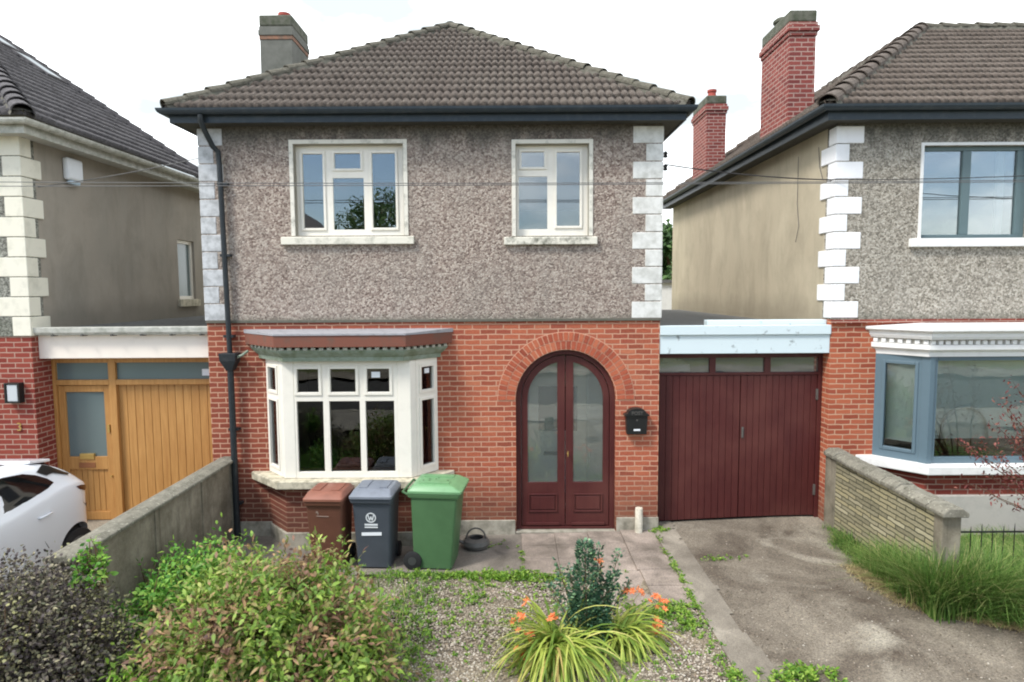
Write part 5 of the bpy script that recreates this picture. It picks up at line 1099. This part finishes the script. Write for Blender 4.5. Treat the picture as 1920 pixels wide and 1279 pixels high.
D2 = [(0, lin(96, 112, 60)), (.5, lin(132, 138, 86)), (1, lin(160, 158, 104))]
m_dk = leaf_mat('dark_purple_leaf', D1, D2, 1.2, lo=.56, hi=.66, trans=.15)
bush('dense dark purple-leaved shrub in the bottom left corner over the wall end', 'shrub', 'dark_shrub', (-4.28, -4.1, -.2), (1.16, .98, 1.46), 3300, 15, (.028, .052), (.017, .03), m_dk, bark, 5, base=.4, start=.45, jitter=.05, shells=(.75, 1.02), up=.5)
m_gr = leaf_mat('fresh_green_leaf', [(0, lin(66, 118, 46)), (.5, lin(104, 162, 64)), (1, lin(164, 198, 88))], trans=.35)
bush('bright green leafy weeds between the mossy wall and the big bush', 'weeds', 'weed_clump', (-3.5, -2.6, -.2), (.66, 1.1, .8), 650, 16, (.05, .09), (.02, .036), m_gr, bark, 6, base=.5, start=.3, jitter=.2)
bush('pale green ivy shoots poking out of the dark purple shrub', 'climber', 'ivy_shoot', (-3.82, -3.62, .75), (.16, .14, .48), 40, 10, (.04, .07), (.03, .05), m_gr, bark, 8, base=.3, start=.2)
bush('light green shoots at the bottom left edge of the big bush', 'plant', 'green_shoots', (-2.95, -4.4, -.2), (.55, .4, .62), 140, 12, (.07, .12), (.022, .04), leaf_mat('lime_leaf', [(0, lin(96, 140, 40)), (1, lin(160, 196, 80))], trans=.4), bark, 9, base=.4, start=.45)

# evergreen upright shrub
m_ev = leaf_mat('bluish_evergreen_leaf', [(0, lin(44, 74, 58)), (.5, lin(68, 104, 80)), (.85, lin(104, 142, 106)), (1, lin(140, 172, 124))], trans=.12, rough=.35)
ev = thing('evergreen_shrub', 'upright dark bluish-green evergreen shrub standing in the middle of the gravel bed', 'shrub', (.74, -3.02, -.2))
rg_ = np.random.default_rng(21); P = []; D = []
stems = MB()
for (x0, y0, x1, y1, h, rad_, cnt) in ((.74, -3.0, .74, -3.0, .5, .27, 1300), (.74, -3.02, .72, -3.0, 1.08, .17, 1500), (.76, -3.02, .95, -2.95, .72, .13, 500), (.7, -3.0, .44, -2.95, .88, .08, 190), (.7, -3.0, .36, -3.0, .66, .07, 120), (.72, -3.0, .56, -3.0, .84, .09, 260), (.78, -3., 1.08, -2.9, .95, .08, 200), (.78, -3.02, 1.02, -2.98, .76, .12, 340), (.76, -3.02, .88, -2.9, 1.0, .08, 200), (.76, -3.0, 1.2, -2.9, .66, .07, 120)):
    t = rg_.uniform(.08, 1, cnt); c_x = x0 + (x1 - x0) * t; c_y = y0 + (y1 - y0) * t; prof = rad_ * (1.15 - .75 * t) * np.where(t < .15, .8, 1)
    a_ = rg_.uniform(0, 2 * np.pi, cnt); r = prof * np.sqrt(rg_.uniform(.15, 1, cnt))
    P.append(np.stack([c_x + r * np.cos(a_), c_y + r * np.sin(a_), -.2 + h * t], 1)); D.append(np.stack([np.cos(a_) * .8, np.sin(a_) * .8, rg_.uniform(.1, 1.2, cnt)], 1))
    stems.tube([(x0, y0, -.2), ((x0 + x1) / 2, (y0 + y1) / 2, -.2 + h * .5), (x1, y1, -.2 + h * .97)], [.009, .006, .003], 6)
P = np.concatenate(P); D = np.concatenate(D); n = len(P)
leafmesh('leaves', P, D, unit(rg_.normal(0, .5, (n, 3)) + [0, 0, 1]), rg_.uniform(.03, .055, n), rg_.uniform(.018, .03, n), m_ev, ev, .1); stems.build('stems', bark, ev)

# strap-leaved lilies
m_st = leaf_mat('strap_leaf', [(0, lin(88, 118, 48)), (.3, lin(130, 156, 66)), (.7, lin(176, 188, 88)), (.92, lin(206, 202, 120)), (1, lin(176, 146, 92))], trans=.35)
m_fl = leaf_mat('orange_petal', [(0, lin(234, 116, 60)), (1, lin(248, 172, 120))], trans=.35)
def strapclump(label, c, n, rl, seed, flowers, bias=(0, 0), colour=m_st):
    rg = np.random.default_rng(seed); T = thing('lily_clump', label, 'flowers', (c[0], c[1], c[2]), 'orange lilies in the gravel bed'); V = []; F = []; K = 9
    for i in range(n):
        a_ = rg.uniform(0, 2 * np.pi); b = np.array(c) + [rg.normal(0, .07), rg.normal(0, .06), 0]; d = np.array([math.cos(a_) + bias[0], math.sin(a_) + bias[1]]); d /= np.linalg.norm(d)
        ln = rg.uniform(rl[0] * .6, rl[1]); th = rg.uniform(.55, 1.45); dr = rg.uniform(1.4, 3.8); w = rg.uniform(.009, .017); p = b.copy(); s_ = np.array([-d[1], d[0], 0]); o = len(V) ; ang = th
        for k in range(K):
            ww = w * (1 - (k / (K - 1)) ** 2.2) + .0012; V.append(p - s_ * ww); V.append(p + s_ * ww + np.array([0, 0, .004])); st = ln / (K - 1)
            p = p + np.array([d[0] * math.cos(ang), d[1] * math.cos(ang), math.sin(ang)]) * st; ang -= dr / (K - 1)
            if p[2] < c[2] + .015: p[2] = c[2] + .015
        for k in range(K - 1): q = o + 2 * k; F.append((q, q + 1, q + 3, q + 2))
    np_mesh('strap_leaves', V, F, colour, T)
    for (fx, fy, fz) in flowers:
        top = Vector((fx, fy, fz)); b = Vector(c) + Vector((rg.normal(0, .05), rg.normal(0, .05), 0))
        fm = MB(); nf = rg.integers(3, 6)
        for j in range(nf):
            q = top + Vector((rg.normal(0, .035), rg.normal(0, .03), rg.normal(0, .028))); ax = Vector((rg.normal(0, .5), rg.normal(-.3, .5), 1)).normalized(); u_ = ax.orthogonal().normalized(); v_ = ax.cross(u_); rr = rg.uniform(.028, .042)
            for k in range(6):
                t = 2 * math.pi * k / 6 + j; e = (u_ * math.cos(t) + v_ * math.sin(t)); s_ = ax.cross(e); fm.add([tuple(q), tuple(q + e * rr * .6 + ax * rr * .5 + s_ * rr * .3), tuple(q + e * rr * 1.25 + ax * rr * .45), tuple(q + e * rr * .6 + ax * rr * .5 - s_ * rr * .3)], [(0, 1, 2, 3)])
        f_ = fm.build('flower', m_fl, T, fixn=False)
        mid = (b + top) / 2 + Vector((0, 0, .12)); sp = MB().tube([b, mid, top], [.004, .0035, .002], 5); sp.build('scape', colour, f_, fixn=False)
    return T
strapclump('left arching clump of yellow-green strap leaves with orange flowers before the evergreen', (.44, -3.22, -.195), 420, (.6, 1.05), 31, [(.13, -3.1, .30), (.36, -3.2, .22), (.12, -3.25, .06), (.09, -3.4, -.05), (.02, -3.15, .2)], (-.2, -.3))
strapclump('right arching clump of strap leaves with orange flowers beside the evergreen', (1.08, -2.98, -.19), 270, (.5, .8), 32, [(1.18, -2.9, .36), (1.4, -3.0, .30), (1.44, -3.1, .07), (1.3, -2.85, .28), (.88, -2.75, .58), (1.5, -3.0, .22)], (.3, -.05))
strapclump('small low tuft of pale strap leaves in front of the evergreen', (.95, -3.75, -.195), 26, (.22, .36), 33, [], (.2, -.3))

# ================================================================== gravel, weeds, grass (uncountable)
def scatter_pts(n, x0, x1, y0, y1, fn, seed):
    rg = np.random.default_rng(seed); x = rg.uniform(x0, x1, n); y = rg.uniform(y0, y1, n); k = np.array([fn(a_, b_) for a_, b_ in zip(x, y)]); return x[k], y[k], rg
gzv = lambda x: -.2 + .15 * (lambda t: t * t * (3 - 2 * t))(np.clip(x / 4.6, 0, 1))
phi = (1 + 5 ** .5) / 2
ico = unit(np.array([(-1, phi, 0), (1, phi, 0), (-1, -phi, 0), (1, -phi, 0), (0, -1, phi), (0, 1, phi), (0, -1, -phi), (0, 1, -phi), (phi, 0, -1), (phi, 0, 1), (-phi, 0, -1), (-phi, 0, 1)], float))
icf = np.array([(0, 11, 5), (0, 5, 1), (0, 1, 7), (0, 7, 10), (0, 10, 11), (1, 5, 9), (5, 11, 4), (11, 10, 2), (10, 7, 6), (7, 1, 8), (3, 9, 4), (3, 4, 2), (3, 2, 6), (3, 6, 8), (3, 8, 9), (4, 9, 5), (2, 4, 11), (6, 2, 10), (8, 6, 7), (9, 8, 1)])
def stones(name, x, y, z, s, rg, mat):
    n = len(x); A_ = ico[None] * (1 + rg.normal(0, .16, (n, 12, 1))) * s[:, None, None] * rg.uniform(.7, 1.2, (n, 1, 3)) * np.array([1, 1, .65]); a_ = rg.uniform(0, 6.28, n); c, s_ = np.cos(a_)[:, None], np.sin(a_)[:, None]
    X = A_[..., 0] * c - A_[..., 1] * s_ + x[:, None]; Y = A_[..., 0] * s_ + A_[..., 1] * c + y[:, None]; Z = A_[..., 2] + z[:, None]
    return np_mesh(name, np.stack([X, Y, Z], -1).reshape(-1, 3), (icf[None] + np.arange(n)[:, None, None] * 12).reshape(-1, 3), mat)
tgv = NT('gravel_stone'); gg2 = tgv.n('NewGeometry')
c_ = tgv.ramp(gg2.outputs['Random Per Island'], [(0, lin(84, 74, 66)), (.2, lin(120, 110, 98)), (.5, lin(148, 138, 125)), (.75, lin(170, 158, 143)), (.92, lin(198, 192, 180)), (1, lin(136, 108, 90))])
c_ = tgv.mix(tgv.math('MULTIPLY', tgv.ramp(tgv.noise(1.6, 4), [(.45, (0, 0, 0, 1)), (.7, (1, 1, 1, 1))]), .4), c_, lin(110, 106, 76)); m_stone = tgv.fin(c_, .85, 0, .25)
x, y, rg_ = scatter_pts(36000, -1.7, 2.05, -4.6, -1.36, lambda a_, b_: not (a_ > 1.1 and b_ > -2.25), 41)
tag(stones('gravel', x, y, gzv(x) + .004, rg_.uniform(.006, .015, len(x)), rg_, m_stone), 'pale brown pebble gravel covering the garden bed', 'gravel', kind='stuff')
x, y, rg_ = scatter_pts(2600, 2.3, 6.0, -4.6, -.1, lambda a_, b_: random.random() < (.25 + .75 * (b_ < -2)) and a_ < 4.4 + max(0, -b_ - 1.6) * 1.2, 42)
tag(stones('loose_grit', x, y, gzv(x) + .006, rg_.uniform(.004, .010, len(x)), rg_, m_stone), 'loose grit lying on the worn driveway', 'grit', kind='stuff')
def weedpatch(spots, seed, n=34):
    rg = np.random.default_rng(seed); P = []; D = []; LL = []
    for (x0, y0, rx_, ry_, k, h) in spots:
        m_ = int(k); x = rg.normal(x0, rx_, m_); y = rg.normal(y0, ry_, m_); z = gzv(x)
        for j in range(7):
            a_ = rg.uniform(0, 2 * np.pi, m_); P.append(np.stack([x + rg.normal(0, .012, m_), y + rg.normal(0, .012, m_), z + rg.uniform(0, h * .6, m_)], 1)); D.append(np.stack([np.cos(a_), np.sin(a_), rg.uniform(.2, 1.5, m_)], 1)); LL.append(rg.uniform(.025, .06, m_) * (.6 + h * 6))
    return np.concatenate(P), np.concatenate(D), np.concatenate(LL), rg
sp_ = [(-.2, -2.6, .7, .5, 110, .04), (.1, -1.9, .5, .25, 70, .04), (1.3, -2.5, .25, .2, 60, .05), (-1.25, -1.42, .25, .07, 120, .06), (-.6, -1.42, .25, .06, 120, .06), (-.1, -1.46, .2, .07, 130, .08), (.35, -1.5, .22, .06, 90, .05), (1.65, -2.42, .16, .1, 90, .07), (1.86, -2.7, .08, .14, 70, .06), (1.95, -3.2, .06, .2, 22, .04), (2.0, -3.7, .07, .1, 40, .06),
       (-.45, -1.9, .1, .2, 40, .07), (-1.15, -2.2, .2, .35, 110, .08), (-.95, -3.2, .15, .4, 70, .07), (-.35, -3.0, .3, .4, 40, .04), (.12, -1.0, .02, .25, 22, .04), (2.15, -.12, .08, .04, 30, .05), (2.06, -1.4, .02, .5, 60, .04), (2.05, -2.2, .03, .2, 30, .03), (2.6, -3.72, .16, .1, 90, .1), (2.7, -1.15, .16, .04, 24, .03), (-.6, -2.3, .5, .4, 60, .03), (.6, -2.1, .3, .3, 60, .04), (1.4, -3.5, .3, .3, 60, .04), (-.2, -.4, .2, .1, 12, .03), (.9, -1.38, .2, .03, 20, .03)]
P, D, LL, rg_ = weedpatch(sp_, 51); n = len(P)
tag(leafmesh('weeds', P, D, unit(rg_.normal(0, .5, (n, 3)) + [0, 0, 1]), LL, LL * rg_.uniform(.3, .5, n), leaf_mat('weed_leaf', [(0, lin(70, 112, 36)), (.5, lin(112, 152, 50)), (1, lin(160, 184, 84))], trans=.35), None, .2), 'low bright green weeds creeping over the gravel and path edges', 'weeds', kind='stuff')
def blades(name, x, y, z, h, lean, w, mat, rg, bend=1.2, parent=None):
    n = len(x); a_ = rg.uniform(0, 2 * np.pi, n); d = np.stack([np.cos(a_), np.sin(a_), np.zeros(n)], 1); s_ = np.stack([-np.sin(a_), np.cos(a_), np.zeros(n)], 1); K = 5; V = np.empty((n, K * 2, 3)); b = np.stack([x, y, z], 1)
    for k in range(K):
        t = k / (K - 1); p = b + d * (h * lean * t ** 2 * bend)[:, None] + np.array([0, 0, 1.]) * (h * (t - .35 * lean * t ** 2))[:, None]; ww = (w * (1 - t ** 1.6) + .0008)[:, None]; V[:, 2 * k] = p - s_ * ww; V[:, 2 * k + 1] = p + s_ * ww
    F = np.concatenate([np.array([[2 * k, 2 * k + 1, 2 * k + 3, 2 * k + 2]]) + np.arange(n)[:, None] * 2 * K for k in range(K - 1)])
    return np_mesh(name, V.reshape(-1, 3), F, mat, parent)
def edge(yy): return np.interp(-yy, [0, .5, 1.2, 1.9, 2.5, 2.8, 3.0, 3.4, 4.5], [4.75, 4.45, 4.30, 4.34, 4.42, 4.75, 5.2, 6.0, 8.])
rg_ = np.random.default_rng(61); n = 90000; x = 4.0 + 4.6 * rg_.uniform(0, 1, n) ** 1.3; y = rg_.uniform(-3.8, -.02, n); ed = edge(y) + rg_.normal(0, .05, n) + .06 * np.sin(y * 9)
k = (x > ed) & ~((x > 4.58) & (x < 4.84) & (y > -2.6)) & ~((x > 4.84) & (y > -.75)); x, y, ed = x[k], y[k], ed[k]
hh = (.06 + (.13 + .36 * np.clip((-y - 1.3) / 1.0, 0, 1)) * np.where((y < -2.58) & (x < 5.15), 1.35, 1.) * np.clip((x - ed) / np.where(y > -2.5, .22, .45), 0, 1)) * rg_.uniform(.5, 1.3, len(x)); hh *= 1 + .25 * np.sin(x * 7) * np.sin(y * 6)
m_grass = leaf_mat('tall_grass_blade', [(0, lin(66, 98, 44)), (.4, lin(92, 128, 56)), (.75, lin(122, 152, 76)), (.9, lin(152, 166, 98)), (1, lin(190, 176, 126))], trans=.3)
tag(blades('tall_grass', x, y, gzv(x) - .01, hh, rg_.uniform(.1, 1.5, len(x)), rg_.uniform(.002, .005, len(x)), m_grass, rg_), 'tall unmown green grass growing along the stone wall and railing', 'grass', kind='stuff')
rg_ = np.random.default_rng(64); n = 5200; k = rg_.uniform(0, 1, n) < .6
x = np.where(k, rg_.uniform(4.36, 5.1, n), rg_.normal(4.46, .06, n)); y = np.where(k, rg_.normal(-2.70, .07, n), rg_.uniform(-2.6, -1.7, n)); q = ~((x > 4.57) & (x < 4.83) & (y > -2.6)); x, y, k = x[q], y[q], k[q]; n = len(x)
tag(blades('grass_tuft', x, y, gzv(x) - .01, np.where(k, .66, .42 + .25 * np.clip(-y - 1.9, 0, 1)) * rg_.uniform(.6, 1.25, n), rg_.uniform(.1, .8, n), rg_.uniform(.0025, .005, n), m_grass, rg_), 'long grass crowding round the end pier of the stone wall', 'grass', kind='stuff')
rg_ = np.random.default_rng(62); n = 3500; y = rg_.uniform(-3.7, -1.5, n); x = edge(y) + rg_.normal(-.08, .09, n)
tag(blades('dry_grass', x, y, gzv(x) + .0, rg_.uniform(.03, .09, n), rg_.uniform(.8, 1.6, n), rg_.uniform(.002, .004, n), leaf_mat('straw_blade', [(0, lin(150, 134, 96)), (1, lin(190, 174, 134))], trans=.2), rg_), 'dry straw-coloured clippings along the edge of the tall grass', 'grass', kind='stuff')
rg_ = np.random.default_rng(63); n = 420; x = rg_.normal(-2.05, .3, n); y = rg_.normal(-4.55, .1, n)
DG = tag(blades('dry_stalks', x, y, np.full(n, -.2), rg_.uniform(.3, .75, n), rg_.uniform(.1, .8, n), rg_.uniform(.002, .0035, n), leaf_mat('dry_stalk', [(0, lin(128, 108, 82)), (1, lin(178, 160, 128))], trans=.2), rg_), 'dry straw stalks under the front of the big bush', 'grass', kind='stuff')
x = rg_.uniform(-3.9, -.9, 2600); y = rg_.uniform(-4.2, -1.4, 2600)
tag(blades('rough_grass', x, y, gzv(x), rg_.uniform(.06, .2, 2600), rg_.uniform(.2, 1, 2600), rg_.uniform(.003, .005, 2600), m_grass, rg_), 'rough grass under and around the big bush', 'grass', kind='stuff')

# red-leaved shrub at the right edge
JM = thing('red_leaf_shrub', 'red-leaved shrub with thin bare branches in front of the right bay window', 'shrub', (7.1, -1.5, 0))
rg_ = np.random.default_rng(71); bm_ = MB(); P = []; D = []
for tipx, tipy, tipz, den in ((5.62, -1.5, 1.55, 30), (5.85, -1.5, 1.42, 26), (5.95, -1.5, 1.5, 26), (5.75, -1.5, 1.0, 12), (6.0, -1.5, 1.12, 16), (6.1, -1.45, 1.75, 30), (6.2, -1.5, 2.0, 40), (6.15, -1.6, 1.9, 26), (6.3, -1.5, 2.25, 36), (6.05, -1.55, .85, 10), (6.35, -1.5, 1.6, 40), (6.5, -1.5, 1.3, 40), (6.6, -1.5, 2.2, 60), (6.9, -1.6, 2.4, 60), (7.3, -1.5, 2.2, 60)):
    b = np.array([7.0 + rg_.normal(0, .03), -1.5, .1]); tp_ = np.array([tipx - .2, tipy, tipz]); md_ = (b + tp_) / 2 + np.array([.25, rg_.normal(0, .1), .1]); bez = lambda t: b * (1 - t) ** 2 + 2 * md_ * t * (1 - t) + tp_ * t * t
    bm_.tube([bez(t) + rg_.normal(0, .01, 3) for t in np.linspace(0, 1, 9)], [.014, .012, .01, .009, .008, .007, .005, .004, .002], 6, caps=False)
    for j in range(den * 4):
        t = rg_.uniform(.55, 1.02); P.append(bez(t) + rg_.normal(0, .045, 3)); D.append(rg_.normal(0, 1, 3) + [0, 0, .2])
bm_.build('branches', bark, JM, fixn=False); n = len(P)
leafmesh('leaves', np.array(P), np.array(D), unit(rg_.normal(0, .5, (n, 3)) + [0, 0, 1]), rg_.uniform(.03, .065, n), rg_.uniform(.012, .024, n), leaf_mat('red_leaf', [(0, lin(84, 44, 46)), (.6, lin(128, 66, 62)), (1, lin(150, 98, 80))], trans=.25), JM, .2)

# ================================================================== behind the houses
def tree(label, c, h, rad, seed, n=9000, ls=(.18, .34), group=None, mats=None):
    rg = np.random.default_rng(seed); T = thing('tree', label, 'tree', c, group); c = np.array(c, float); tr = MB(); top = c + [0, 0, h * .55]
    tr.tube([c, c + [rg.normal(0, .1), rg.normal(0, .1), h * .3], top, c + [0, 0, h * .8]], [rad * .09, rad * .07, rad * .045, .03], 10); P = []; N_ = []
    for i in range(22):
        a_ = rg.uniform(0, 6.28); e = rg.uniform(-.3, 1); q = c + np.array([math.cos(a_) * rad * rg.uniform(.4, .85) * math.cos(e), math.sin(a_) * rad * rg.uniform(.4, .85) * math.cos(e), h * .64 + math.sin(e) * h * .27])
        s0 = c + [0, 0, h * rg.uniform(.3, .6)]; tr.tube([s0, (s0 + q) / 2 + [0, 0, .2], q], [rad * .03, rad * .02, .015], 6, caps=False)
        m_ = n // 22; rr = rad * rg.uniform(.22, .42); d = unit(rg.normal(0, 1, (m_, 3))); P.append(q + d * (rr * rg.uniform(.45, 1.1, m_)[:, None]) * [1, 1, .8]); N_.append(d)
    tr.build('trunk', bark, T, smooth=True, fixn=False); P = np.concatenate(P); N_ = np.concatenate(N_); m_ = len(P)
    leafmesh('crown', P, unit(N_ + rg.normal(0, .8, (m_, 3))), unit(N_ + [0, 0, .8] + rg.normal(0, .3, (m_, 3))), rg.uniform(*ls, m_), rg.uniform(ls[0] * .5, ls[1] * .5, m_), mats or m_tree, T, .15)
    return T
m_tree = leaf_mat('tree_leaf', [(0, lin(48, 72, 40)), (.6, lin(72, 102, 54)), (1, lin(100, 128, 74))], trans=.25)
tree('leafy tree glimpsed between the central house and the right house', (7.6, 20.5, -.2), 7.3, 2.0, 81, 7000)
OB = thing('outbuilding', 'white outbuilding wall glimpsed behind the right garage roof', 'outbuilding', (6, 13, -.2))
MB().box(3.4, 8.4, 12.4, 15, -.2, 3.62).build('wall', M['white_moulding'], OB); MB().box(3.3, 8.5, 12.3, 15.1, 3.62, 3.72).build('roof', M['felt'], OB)

# ================================================================== across the street, seen mirrored in the panes
def plain_house(label, x0, x1, y0, y1, ze_, mat, seed):
    T = thing('house', label, 'house', ((x0 + x1) / 2, (y0 + y1) / 2, -.1), 'houses across the street')
    MB().box(x0, x1, y0, y1, -.2, 2.9).build('brick_wall', M['brick_red'], T); MB().box(x0 + .01, x1 - .01, y0 + .01, y1 - .01, 2.9, ze_).build('upper_wall', mat, T)
    w = x1 - x0; d = y1 - y0; e = .35; hh_ = min(w, d) / 2 + e; zt = ze_ + hh_ * .7; V = [(x0 - e, y0 - e, ze_), (x1 + e, y0 - e, ze_), (x1 + e, y1 + e, ze_), (x0 - e, y1 + e, ze_)]
    if w < d: V += [((x0 + x1) / 2, y0 - e + hh_, zt), ((x0 + x1) / 2, y1 + e - hh_, zt)]; F = [(0, 1, 4), (1, 2, 5, 4), (2, 3, 5), (3, 0, 4, 5), (3, 2, 1, 0)]
    else: V += [(x0 - e + hh_, (y0 + y1) / 2, zt), (x1 + e - hh_, (y0 + y1) / 2, zt)]; F = [(0, 1, 5, 4), (1, 2, 5), (2, 3, 4, 5), (3, 0, 4), (3, 2, 1, 0)]
    rf_ = MB().add(V, F).build('roof', M['tile_left'], T)
    MB().box(x0 + 1.2, x0 + 2., (y0 + y1) / 2 - .4, (y0 + y1) / 2 + .4, ze_ + .5, zt + 1).build('chimney', M['brick_chim'], rf_)
    for wx in (x0 + w * .22, x0 + w * .72):
        for z in (.9, 3.9):
            f = MB().frame(FW, wx - .8, wx + .8, -y1 - .0, -y1 + .06, z, z + 1.3, .08).box(wx - .03, wx + .03, y1 - .0, y1 + .06, z + .08, z + 1.22).build('window', M['upvc'], T)
            MB().box(wx - .72, wx + .72, y1 + .01, y1 + .02, z + .08, z + 1.22).build('pane', M['dark_in'], f)
    MB().box(x0 + w * .45, x0 + w * .45 + .95, y1 + .0, y1 + .05, -.1, 2.05).build('door', M['maroon'], T, bevel=.01)
plain_house('hip-roofed pebbledash house across the street opposite the bay window', -7.5, -.6, -34, -26, 5.7, M['peb_right'], 1)
plain_house('hip-roofed house across the street further left', -17.5, -9.5, -34, -26, 5.7, M['render_grey'], 2)
plain_house('hip-roofed house across the street opposite the right house', 7.2, 15, -34, -26, 5.7, M['peb_main'], 3)
tree('garden tree across the street between two houses', (-.0, -24.5, -.2), 6.5, 1.8, 84, 5000)
tree('taller tree across the street behind the left rooftops', (-9, -36, -.2), 11.5, 3, 85, 5000)
